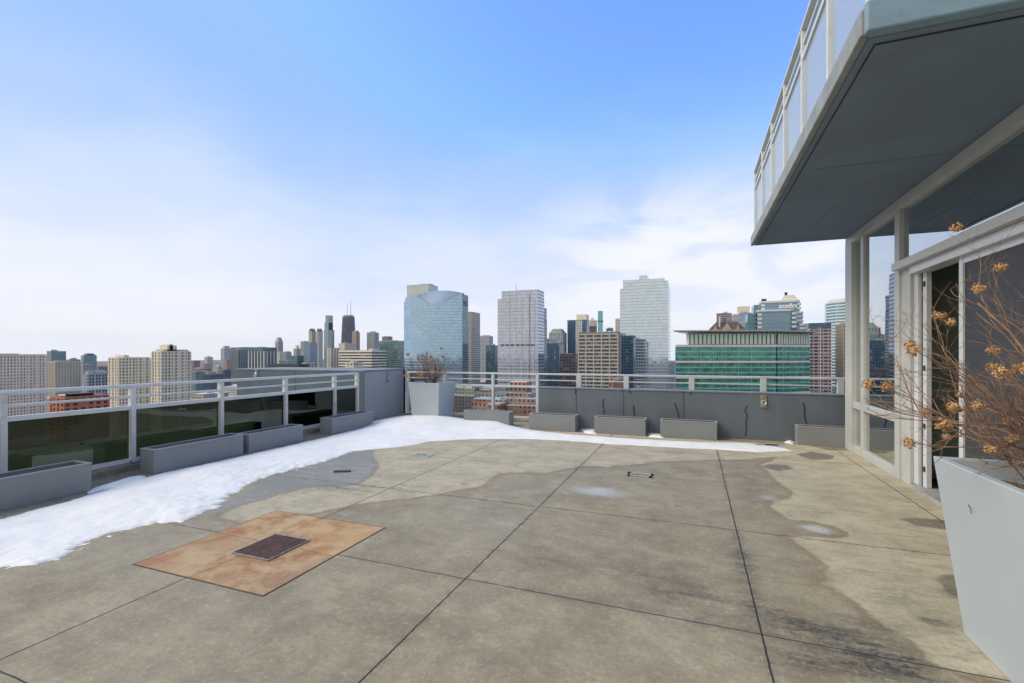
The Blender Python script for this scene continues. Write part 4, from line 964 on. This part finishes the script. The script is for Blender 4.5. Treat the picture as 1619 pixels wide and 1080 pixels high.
# --- centre right cluster
T('glass_tower','small tower with pale glass front below the green roofed classical building','tower',864.5,886,536,760,'tealg',kw=dict(wall=(.34,.40,.42)))
T('classical_tower','stone tower with a green copper gabled roof and tall columns','tower',868,896,527,900,'tan',t=30,kw=dict(wall=(.46,.45,.41),wu=.35,wv=.9,floor=8,bay=4),cap=('mansard',9,'copper'))
T('glass_tower','navy glass block right of the lavender office tower','tower',861.5,891.5,544,700,'blue',t=26,kw=dict(glass=(.04,.09,.16)))
T('office_building','low dark brown grid block left of the concrete grid tower','building',885.5,914.5,561,600,'brown',kw=dict(wall=(.12,.10,.105),glass=(.04,.05,.07),wu=.7,wv=.5),boxes=[('rooftop_unit',892,903,558.5,'mech',3)])
T('glass_tower','tall navy glass tower with a white penthouse behind the concrete grid tower','tower',897,932,506.5,900,'blue',t=26,kw=dict(glass=(.05,.12,.22)),boxes=[('penthouse',911.5,931,497,'creamstone',4),('pale_bay',910,920.5,506.5,'white',-.8,600,.2)])
T('stone_tower','small cream spire block behind the navy tower with the white penthouse','tower',932.5,944,507,1500,'tan',kw=dict(wall=(.55,.50,.43)),boxes=[('spire',933.5,938,502.5,'creamstone',3)])
T('round_block','dark brown squat rooftop block just above the concrete grid tower','building',927.5,944,516.5,1000,'brown',kw=dict(wall=(.13,.11,.12)))
T('glass_tower','very slender turquoise tower standing alone above the concrete grid tower','tower',945.2,953.4,492,2000,'tealg',t=16,kw=dict(glass=(.12,.38,.42),wall=(.18,.42,.44)),boxes=[('dark_belt',944.8,954,506.8,'slateroof',-.8,509,17)])
T('glass_building','far blue building with a shallow curved roof right of the slender turquoise tower','building',958.5,970,520,1500,'blue',boxes=[('curved_roof',960.5,968,518,'antenna',3)])
T('stone_tower','thin cream tower touching the left side of the tall pale glass tower','tower',973,981,505,1500,'tan',kw=dict(wall=(.58,.50,.42)))
T('grid_tower','concrete grid office tower with dark windows and a cluttered roof','tower',914.5,981.2,527,450,'dark',t=19,kw=dict(wall=(.16,.15,.14),glass=(.05,.06,.08),floor=3.5,bay=2.0,met=.25,blinds=.2),
  grid=(7.4,3.5,.95,1.25,'gridstone' if 'gridstone' in M else 'tanstone',.7),boxes=[('roof_block',916,949,524.8,'creamstone',2),('rooftop_unit',950,980,524.0,'mech',3),('cooling_tower',953,958,523,'whitepanel',1.5),('cooling_tower',961,966,523,'whitepanel',1.5),('cooling_tower',969,974,523,'whitepanel',1.5)])
T('glass_tower','navy glass tower standing at the left foot of the tall pale glass tower','tower',975,1005,532,520,'blue',t=22,kw=dict(glass=(.045,.11,.18),wall=(.05,.09,.13)))
g_,c_,a_,t_,h_ = T('pale_glass_tower','tallest pale glass tower with a stepped roofline and a notched right shoulder','tower',980.2,1057.5,453,580,'ltglass',t=60,pc=1056.6,kw=dict(wall=(.43,.50,.56),glass=(.50,.60,.69),bay=3.2),boxes=[('upper_block',985,1050.6,439.5,'ltglass',.12,470,58),('right_shoulder',1050.0,1056.8,443.6,'ltglass',.5,470,57),('roof_box',1010.5,1023.2,433.5,'ltglass',.3,445,50)],parapet=0)
T('grey_block','small grey block between the tall pale glass tower and the green glass building','building',1056,1069,577,520,'greyg',boxes=[('rooftop_unit',1059,1066,573.5,'whitepanel',2)])
T('brick_building','small red brick rooftop just above the dark back wall','building',963.5,988.5,606,250,'brick',t=12,kw=dict(wall=(.42,.15,.10)))
# --- green glass building (bent front)
D_ = 360.0; c = at(1228, D_); g = thing('green_glass_building','broad emerald green glass office building with a thin overhanging roof','building',(c[0],c[1],BASE))
pA = at(1068, D_+2); pB = c; pC = at(1280, D_+13)
P = [(p[0]-c[0], p[1]-c[1]) for p in (pA, pB, pC)]
back = [(P[2][0]+8, P[2][1]+40), (P[0][0]+25, P[0][1]+55)]
hg = zat(545, D_)-BASE
mgreen = paint('green_spandrel_glass', (.17,.47,.39), .25, .15, .2, metallic=.35)
mg2 = newmat('green_vision_glass'); m2, t2 = mg2
tc = t2.n('ShaderNodeTexCoord').outputs['Object']; n_ = t2.noise(.25, 6, .7, tc); n2_ = t2.noise(1.2, 3, .6, tc)
cc_ = t2.mix(t2.ss(t2.m('ADD', t2.m('MULTIPLY', n_, .6), t2.m('MULTIPLY', n2_, .4)), .38, .62), (.035,.13,.13), (.15,.40,.34))
t2.out(t2.n('ShaderNodeBsdfPrincipled', I={'Base Color': cc_, 'Metallic': .5, 'Roughness': .1}).outputs[0])
obj('glazing', MB().prism([P[0],P[1],P[2]]+back, 0, hg-1.5), m2, g)
def along(a, b, off, z0, z1, th=.5):
    dx, dy = b[0]-a[0], b[1]-a[1]; L = math.hypot(dx, dy); nx, ny = dy/L, -dx/L
    return [(a[0]+nx*off, a[1]+ny*off), (b[0]+nx*off, b[1]+ny*off), (b[0]-nx*th, b[1]-ny*th), (a[0]-nx*th, a[1]-ny*th)]
sp = MB(); belt = MB(); mul = MB(); fl = 4.0
for j in range(20):
    z1 = hg-1.5-j*fl
    if j % 3 == 0 and True:
        for a_, b_ in ((P[0],P[1]),(P[1],P[2])): belt.prism(along(a_, b_, .5, 0, 0), z1-.2, z1+1.5-(.3 if j else 0))
    else:
        for a_, b_ in ((P[0],P[1]),(P[1],P[2])): sp.prism(along(a_, b_, .25, 0, 0), z1-.3, z1+.9)
for a_, b_, nn_ in ((P[0],P[1],8),(P[1],P[2],5)):
    for i in range(nn_*1+1):
        f = i/nn_; x, y = a_[0]+(b_[0]-a_[0])*f, a_[1]+(b_[1]-a_[1])*f; mul.box(x-.22, x+.22, y-.45, y+.2, 0, hg-1.5)
    for i in range(nn_*5+1):
        f = i/(nn_*5); x, y = a_[0]+(b_[0]-a_[0])*f, a_[1]+(b_[1]-a_[1])*f; mul.box(x-.06, x+.06, y-.33, y+.2, 0, hg-1.5)
obj('spandrel_glass', sp, mgreen, g); obj('stone_belt', belt, M['pinkstone'], g); obj('mullion', mul, mgreen, g)
hp = zat(526, D_)-BASE
ins = lambda p, q, f: (p[0]+(q[0]-p[0])*f, p[1]+(q[1]-p[1])*f)
Q = [at(1087.5, D_+6), at(1228, D_+4.5), at(1279, D_+16)]; Q = [(p[0]-c[0], p[1]-c[1]) for p in Q]
obj('penthouse_wall', MB().prism(Q+[(Q[2][0],Q[2][1]+30),(Q[0][0]+15,Q[0][1]+35)], hg-1, hp), ST('tealg', wall=(.20,.34,.29), glass=(.12,.24,.20)), g)
fin = MB()
for a_, b_, nn_ in ((Q[0],Q[1],21),(Q[1],Q[2],13)):
    for i in range(nn_+1):
        f = i/nn_; x, y = a_[0]+(b_[0]-a_[0])*f, a_[1]+(b_[1]-a_[1])*f; fw_ = 1.05 if nn_ == 21 else .6; fin.box(x-fw_, x+fw_, y-1.3, y-.2, hg+.6, hp-.9)
obj('penthouse_fin', fin, paint('pale_green_fin', (.70,.80,.75), .5, .06, .3), g)
obj('terrace_edge', MB().prism([P[0],P[1],P[2]]+back, hg-1.5, hg-.6), M['creamstone'], g)
R_ = [at(1064.5, D_-2), at(1228, D_-3), at(1290, D_+9)]; R_ = [(p[0]-c[0], p[1]-c[1]) for p in R_]
obj('roof_slab', MB().prism(R_+[(R_[2][0]+4,R_[2][1]+45),(R_[0][0]+20,R_[0][1]+60)], hp+.8, hp+1.7), M['mech'], g)
br = MB()
for a_, b_, nn_ in ((Q[0],Q[1],16),(Q[1],Q[2],9)):
    for i in range(nn_+1):
        f = i/nn_; x, y = a_[0]+(b_[0]-a_[0])*f, a_[1]+(b_[1]-a_[1])*f
        for d in (-2.2, 2.2): br.tube([(x,y-.9,hp-.9),(x+d,y-5.5,hp+.8)],.14,.10,4)
br.tube([(Q[0][0],Q[0][1]-.5,hp-.8),(R_[0][0]+1,R_[0][1]+3,hp+.9)],.25,.2,4)
obj('roof_strut', br, M['whitepanel'], g)
# --- behind the green building
g_,c_,a_,t_,h_ = T('chateau_building','brown steep roofed building with a stone gable behind the green glass building','building',1119.5,1179,521,500,'tan',t=30,kw=dict(wall=(.36,.28,.20)),roof='slateroof',cap=('mansard',8.4,'slateroof'),parapet=0)
W_ = abs(a_)
for f, hh, w_ in ((.50,6.5,5.0),(.18,4.5,2.2),(.80,4.5,2.2)):
    q = MB(); x = W_*f; q.v = [(x-w_,-.4,h_-1),(x+w_,-.4,h_-1),(x,-.4,h_+hh),(x-w_,6,h_-1),(x+w_,6,h_-1),(x,6,h_+hh)]; q.f = [(0,1,2),(3,5,4),(0,2,5,3),(1,4,5,2)]; obj('dormer_gable', q, M['tanstone'], g_)
obj('chimney', MB().box(W_*.30-.6,W_*.30+.6,2,4,h_,h_+13.5), M['creamstone'], g_); obj('chimney', MB().box(W_*.44-1,W_*.44+1,8,10,h_,h_+11.5), M['slateroof'], g_)
T('office_tower','purplish brown window gridded slab behind the steep brown roof','tower',1132.5,1157,496.5,900,'pinkbr',kw=dict(wall=(.36,.28,.31),glass=(.09,.10,.14),floor=3.6,bay=3.6))
T('office_tower','cream banded slab with a plain block on top left of the stepped blue building','tower',1157,1187,498,820,'white',kw=dict(wu=1.0,wv=.45,wall=(.58,.52,.46),glass=(.12,.18,.28)),boxes=[('roof_block',1166,1187,485,'creamstone',4)])
T('glass_tower','pale periwinkle wall below the plain cream roof block','tower',1168,1188,496,700,'blue',kw=dict(wall=(.30,.38,.50),glass=(.24,.33,.46)))
# stepped blue building with rounded white bands
D_ = 430.0; c = at(1199, D_); g = thing('stepped_office_building','stepped blue grey office building with white rounded bands and white roof lettering','building',(c[0],c[1],BASE))
X_ = lambda px, dy=0.0: ray(px)[0]*(c[1]+dy)/ray(px)[1]-c[0]
Zp = lambda py, px=1220, dy=0.0: zat(py, (c[0]+X_(px,dy))*FW[0]+(c[1]+dy)*FW[1])-BASE
mbl = ST('blue', glass=(.15,.24,.31), wall=(.19,.28,.34), floor=3.4, bay=60, wu=.999, wv=.72)
def rounded(x0, x1, y0, y1, r, k=6):
    pts = [(x0,y0),(x1-r,y0)]
    for i in range(1,k+1):
        a_ = -PI2 + PI2*i/k; pts.append((x1-r+r*math.cos(a_), y0+r+r*math.sin(a_)))
    pts += [(x1,y1),(x0,y1)]; return pts
obj('lower_front', MB().prism(rounded(X_(1197.5),X_(1252),0,20,2), 0, Zp(491.5)), mbl, g)
obj('upper_front', MB().prism(rounded(X_(1203,9),X_(1265.5,9),9,34,4), 0, Zp(477.5,1230,9)), mbl, g)
obj('stepped_wing', MB().prism(rounded(X_(1250,4),X_(1271.5,4),4,30,7), 0, Zp(495.5,1265,4)), mbl, g)
obj('stepped_wing', MB().prism(rounded(X_(1258,2),X_(1278,2),2,26,6), 0, Zp(513.5,1268,2)), mbl, g)
def bandset(px0, px1, y0, r, yl, th=1.9, off=.45):
    mb = MB()
    for y in yl:
        z_ = Zp(y, (px0+px1)/2, y0); mb.prism(rounded(X_(px0,y0),X_(px1,y0)+off,y0-off,y0+14,r), z_-th/2, z_+th/2)
    return mb
obj('white_band', bandset(1197.5,1204,0,.3,(497.5,504.2,510.8,517.3)), M['whitepanel'], g)
obj('white_band', bandset(1252,1259.2,0,1.5,(495.7,502.4,509.4,516.2)), M['whitepanel'], g)
obj('white_band', bandset(1203,1208.7,9,.3,(483,488.5)), M['whitepanel'], g)
obj('white_band', bandset(1260.5,1266,9,1.5,(480.5,487.2)), M['whitepanel'], g)
obj('white_band', bandset(1259,1271.5,4,7,(494,500,506.5)), M['whitepanel'], g)
obj('white_band', bandset(1264,1278,2,6,(513,519)), M['whitepanel'], g)
obj('cornice', MB().prism(rounded(X_(1197.3),X_(1256),-.5,12,4), Zp(492.3), Zp(489.5)), M['whitepanel'], g)
obj('cornice', MB().prism(rounded(X_(1202.5,9),X_(1265.8,9),8.5,30,4), Zp(478.3,1230,9), Zp(475.3,1230,9)), M['whitepanel'], g)
q = MB(); xx0, xx1 = X_(1233.5,12), X_(1263,12); k = 12; zb_ = Zp(475.3,1250,12)
for i in range(k):
    fa, fb = i/k, (i+1)/k; za, zb2 = [zb_+5.0*min(1, math.sin(math.pi*f)*1.5) for f in (fa, fb)]; xa, xb = xx0+(xx1-xx0)*fa, xx0+(xx1-xx0)*fb; n = len(q.v)
    q.v += [(xa,12,zb_-1),(xb,12,zb_-1),(xb,12,zb2),(xa,12,za),(xa,26,zb_-1),(xb,26,zb_-1),(xb,26,zb2),(xa,26,za)]; q.f += [(n,n+1,n+2,n+3),(n+4,n+7,n+6,n+5),(n+3,n+2,n+6,n+7)]
obj('barrel_penthouse', q, M['creamstone'], g); xm = X_(1243,14)
obj('cooling_unit', MB().box(xm-1,xm+1,14,16,zb_+5,zb_+8.0).box(X_(1205,12),X_(1212,12),13,18,zb_+.6,zb_+2.6), M['groove'], g)
obj('side_wall', MB().box(X_(1182,14),X_(1203,14),14,34,0,Zp(496,1190,14)).box(X_(1192,10),X_(1203,10),10.5,30,0,Zp(482,1198,10)), ST('tealg', glass=(.10,.20,.26), wall=(.14,.25,.31)), g)
tx = letters('accenture', 6.0, M['letters'], g, (X_(1231.5,8.6), 8.5, Zp(486.8,1245,8.6)), (PI2,0,0))
tx.scale = (max(.3, (X_(1260,8.6)-X_(1231.5,8.6))/max(.1, tx.dimensions.x)), 1, 1)
q = MB(); xg = X_(1249.2,8.6); zg = Zp(482.0,1249,8.6); q.box(xg,xg+1.6,8.3,8.5,zg,zg+.5); q.box(xg+.5,xg+1.6,8.3,8.5,zg+.5,zg+1.0); q.box(xg,xg+1.0,8.3,8.5,zg+1.0,zg+1.5); obj('sign_mark', q, M['letters'], g)
T('office_tower','pinkish brown office tower with dark window rows right of the stepped blue building','tower',1270,1314.8,511,500,'pinkbr',t=30,kw=dict(glass=(.035,.045,.09),floor=3.5,bay=4.4,wu=.78,wv=.5),grid=(9.5,3.5,.7,0,'pinkstone',.3),parapet=0,boxes=[('dark_top_storey',1279,1314,511,'blue',-.36,519.5,1)])
D_ = 600.0; c = at(1314, D_); g = thing('curved_glass_tower','curved tower with white and teal stripes at the right end of the skyline','tower',(c[0],c[1],BASE))
hz_ = zat(476.5, D_)-BASE; k = 16; R0 = 34.0
def arc(R, f0=0, f1=1): return [(R0-R*math.cos(math.pi*.95*(i/k)), 22-R*.85*math.sin(math.pi*.95*(i/k))) for i in range(k+1)]
A_ = arc(R0); obj('glazing', MB().prism(A_+[(R0*1.9,40),(2,40)], 0, hz_), ST('ltglass', glass=(.14,.30,.36), wall=(.2,.35,.4), met=.7), g)
q = MB()
for j in range(28): z_ = hz_-1-j*3.9; q.prism(arc(R0+.5)+[(R0*1.9,38),(2,38)], z_-.75, z_+.75)
obj('white_band', q, M['whitepanel'], g); obj('roof_drum', MB().prism(arc(R0-3)+[(R0*1.8,36),(5,36)], hz_, hz_+3.5), M['whitepanel'], g)
T('office_tower','brown stone tower with narrow windows partly hidden by the glass facade','tower',1321.5,1352,513,430,'pinkbr',t=26,kw=dict(wall=(.34,.26,.22),glass=(.05,.06,.08),floor=3.7,bay=3.0,wu=.55,wv=.55),grid=(3.0,30,.5,0,'tanstone',.4))
# --- red brick complex seen through the clear glass railing
D_ = 330.0; g = thing('brick_complex','salmon red brick complex with a central tower and snow on its low roofs','building',(*at(800,D_),BASE)); c = at(800,D_)
mred = ST('brick', wall=(.46,.20,.145), floor=3.6, bay=3.2, wu=.45)
def rb(pl, pr, y, dy, dpt, mt, nm='wing', top=True):
    cy = c[1]+dy; xa, xb = ray(pl)[0]*cy/ray(pl)[1]-c[0], ray(pr)[0]*cy/ray(pr)[1]-c[0]; z_ = zat(y, c[0]*FW[0]+cy*FW[1])-BASE
    o = obj(nm, MB().box(xa,xb,dy,dy+dpt,0,z_), mt, g)
    if top: obj('roof', MB().box(xa+.4,xb-.4,dy+.4,dy+dpt-.4,z_,z_+.3), M['snowyroof'], g)
rb(806,832,604,16,12,mred,'tower'); rb(801,838,622,10,24,mred); rb(790,862,630,6,34,mred,'wing'); rb(746,800,633,3,26,mred); rb(758,775,618,22,10,mred); rb(800,870,641,0,40,mred); rb(770,790,640,-10,12,mred)
# --- low city filling the distance
rnd = random.Random(4)
kinds = [('brick','low_brick_block','low brick block in the distant city seen between railing and skyline','brick',dict(wall=(.30,.15,.11))),('tan','low_stone_block','low tan block in the distant city seen between railing and skyline','tan',{}),
         ('grey','low_grey_block','low grey block in the distant city seen between railing and skyline','grey',{}),('white','low_white_block','low whitish block in the distant city seen between railing and skyline','white',dict(wall=(.5,.48,.45))),
         ('dkteal','low_glass_block','low dark glass block in the distant city seen between railing and skyline','dkteal',{}),('brown','low_brown_block','low brown block in the distant city seen between railing and skyline','brown',{})]
protos = {}
for _ in range(230):
    px = rnd.choice([rnd.uniform(300,390), rnd.uniform(730,880), rnd.uniform(0,1060), rnd.uniform(0,1340), rnd.uniform(620,780)])
    D = rnd.choice([rnd.uniform(260,600), rnd.uniform(500,1100), rnd.uniform(900,2600), rnd.uniform(2000,4500)])
    # never in front of the modelled towers' tops: cap by the line of sight just under the skyline
    cap_y = 574+rnd.random()*14 if D > 900 else 606+rnd.random()*30
    if 780 < px < 870 and D < 340: continue
    if D < 420 and px < 760: D += 500; cap_y = 600+rnd.random()*20
    hmax = zat(cap_y, D)-BASE; hmin = 8
    if hmax < 12: continue
    hh = min(hmax, rnd.uniform(.5,1)*hmax if D < 1500 else hmax*rnd.uniform(.75,1.0)); K = rnd.choice(kinds)
    w_ = rnd.choice([22,30,40,55]); d_ = rnd.choice([20,30,42])
    p = at(px, D)
    hq = max(10, round(hh/8)*8)
    key = (K[0], w_, d_, hq)
    if key not in protos:
        wm = MB().box(-w_/2,w_/2,0,d_,0,hq); rm = MB().box(-w_/2+.5,w_/2-.5,.5,d_-.5,hq,hq+.2).box(-w_/5,w_/6,d_*.3,d_*.6,hq,hq+3)
        g = thing(K[1], K[2], 'building', (p[0],p[1],BASE), K[2].replace('block','blocks').replace(' seen between railing and skyline',''))
        obj('wall', wm, ST(K[3], **K[4]), g); obj('roof', rm, M[rnd.choice(['snowyroof','roofgrey','snowyroof'])], g); protos[key] = g
    else: dup(protos[key], (p[0]+rnd.uniform(-2,2),p[1],BASE), protos[key]['label'])
# city ground and far lake
mgd, t = newmat('city_ground'); tc = t.n('ShaderNodeTexCoord').outputs['Object']; s = t.n('ShaderNodeSeparateXYZ', I={0: tc})
gx = t.m('LESS_THAN', t.m('FRACT', t.m('DIVIDE', t.m('ADD', s.outputs[0], 50000.0), 110.0)), .18); gy = t.m('LESS_THAN', t.m('FRACT', t.m('DIVIDE', t.m('ADD', s.outputs[1], 50000.0), 130.0)), .15)
vb = t.n('ShaderNodeTexVoronoi', distance='CHEBYCHEV', I={'Vector': tc, 'Scale': .03}); vc = t.n('ShaderNodeSeparateColor', I={0: vb.outputs['Color']})
cc_ = t.mix(vc.outputs[0], (.055,.055,.06), (.17,.165,.165)); cc_ = t.mix(t.m('MULTIPLY', t.m('GREATER_THAN', vc.outputs[1], .7), .6), cc_, (.17,.095,.075))
cc_ = t.mix(t.m('MAXIMUM', gx, gy), cc_, (.04,.04,.045)); t.out(t.n('ShaderNodeBsdfPrincipled', I={'Base Color': cc_, 'Roughness': .9}).outputs[0])
o = obj('city_ground', MB().quad((-10000,-10000,BASE),(10000,-10000,BASE),(10000,10000,BASE),(-10000,10000,BASE)), mgd); tag(o, kind='structure')
# the air
hm, t = newmat('haze_air'); pv_ = t.n('ShaderNodeVolumePrincipled', I={'Color': (.95,.975,1,1), 'Density': HAZE, 'Anisotropy': .2}); oo = t.n('ShaderNodeOutputMaterial'); t.nt.links.new(pv_.outputs[0], oo.inputs['Volume'])
o = obj('haze', MB().box(-10200,10200,-10200,10200,BASE-1,330), hm); tag(o, kind='stuff')
#CITYEND
# ------------------------------------------------------------------ camera, sky, sun
cam = bpy.data.cameras.new('camera'); co = bpy.data.objects.new('camera', cam); COL.objects.link(co)
cam.sensor_width = 36; cam.lens = 36*FPX/1619; cam.shift_y = (HY-540)/1619.0; cam.clip_start = .05; cam.clip_end = 60000
co.location = (0,0,H); co.rotation_euler = (math.pi/2, 0, YAW); sc.camera = co
w = bpy.data.worlds.new('World'); sc.world = w; w.use_nodes = True; t = NT(w.node_tree)
SUN_EL, SUN_AZ = math.radians(42), math.radians(248)   # azimuth clockwise from +Y
sky = t.n('ShaderNodeTexSky', sky_type='NISHITA'); sky.sun_disc = False; sky.sun_elevation = SUN_EL; sky.sun_rotation = SUN_AZ; sky.air_density = 1.0; sky.dust_density = .6; sky.ozone_density = 1.6
tc = t.n('ShaderNodeTexCoord').outputs['Generated']; s = t.n('ShaderNodeSeparateXYZ', I={0: tc}); z = s.outputs[2]
den = t.m('ADD', t.m('MAXIMUM', z, 0.0), .18)
pv = t.n('ShaderNodeCombineXYZ', I={0: t.m('DIVIDE', s.outputs[0], den), 1: t.m('DIVIDE', s.outputs[1], den), 2: 0.0}).outputs[0]
n1 = t.noise(.55, 5, .5, pv, .4); n2 = t.noise(1.6, 6, .55, pv, .5)
# unseen cloud added behind and overhead to whiten and warm the ambient light
side_ = t.m('MULTIPLY', s.outputs[0], .0)
f = t.m('ADD', t.m('SUBTRACT', 1.0, t.m('MULTIPLY', z, 2.05)), t.m('MULTIPLY', t.m('SUBTRACT', n1, .5), .75))
f = t.m('ADD', t.m('ADD', f, side_), t.m('MULTIPLY', t.m('SUBTRACT', n2, .5), .30))
f = t.m('ADD', f, t.m('MULTIPLY', t.ss(s.outputs[1], .15, -.35), .55))  # extra cloud behind the view, added against the blue ambient
bump_ = t.m('MULTIPLY', t.m('MULTIPLY', t.ss(t.m('ABSOLUTE', t.m('SUBTRACT', s.outputs[0], .04)), .42, .05), t.ss(z, .38, .20)), t.ss(n2, .38, .60))
f = t.m('ADD', f, t.m('MULTIPLY', bump_, .42))
f = t.m('ADD', f, t.m('MULTIPLY', t.ss(z, .66, .85), .7))  # overhead cloud out of view, added for whiter light
f = t.ss(f, .0, 1.0)
hz = t.m('MULTIPLY', t.ss(z, .34, -.02), 1.0)
f = t.m('MAXIMUM', f, hz)
blue = t.n('ShaderNodeHueSaturation', I={'Saturation': 1.12, 'Value': 1.0, 'Color': sky.outputs[0]}).outputs[0]
blue = t.n('ShaderNodeVectorMath', operation='MULTIPLY', I={0: blue, 1: (1.75,1.88,2.4)}).outputs[0]
blue = t.n('ShaderNodeVectorMath', operation='MINIMUM', I={0: blue, 1: (2.2,3.75,6.7)}).outputs[0]
back_ = t.ss(s.outputs[1], .1, -.7)
cloud = t.mix(back_, (6.25,6.4,6.85), (6.9,6.45,5.75))  # warm cloud colour behind the view added to tint the ambient light
colr = t.mix(f, blue, cloud)
bg = t.n('ShaderNodeBackground', I={'Color': colr, 'Strength': .10}); ow_ = t.n('ShaderNodeOutputWorld'); t.nt.links.new(bg.outputs[0], ow_.inputs[0])
sl_ = bpy.data.lights.new('sun', 'SUN'); sl_.energy = 2.1; sl_.angle = math.radians(38); sl_.color = (1,.87,.67)
so = bpy.data.objects.new('sun', sl_); COL.objects.link(so)
dvec = Vector((math.sin(SUN_AZ)*math.cos(SUN_EL), math.cos(SUN_AZ)*math.cos(SUN_EL), math.sin(SUN_EL)))
so.rotation_euler = dvec.to_track_quat('Z', 'Y').to_euler()
sc.view_settings.view_transform = 'Standard'; sc.view_settings.look = 'None'; sc.view_settings.exposure = .60; sc.view_settings.gamma = 1
sc.render.engine = 'CYCLES'
sc.cycles.max_bounces = 10; sc.cycles.transparent_max_bounces = 24; sc.cycles.glossy_bounces = 6
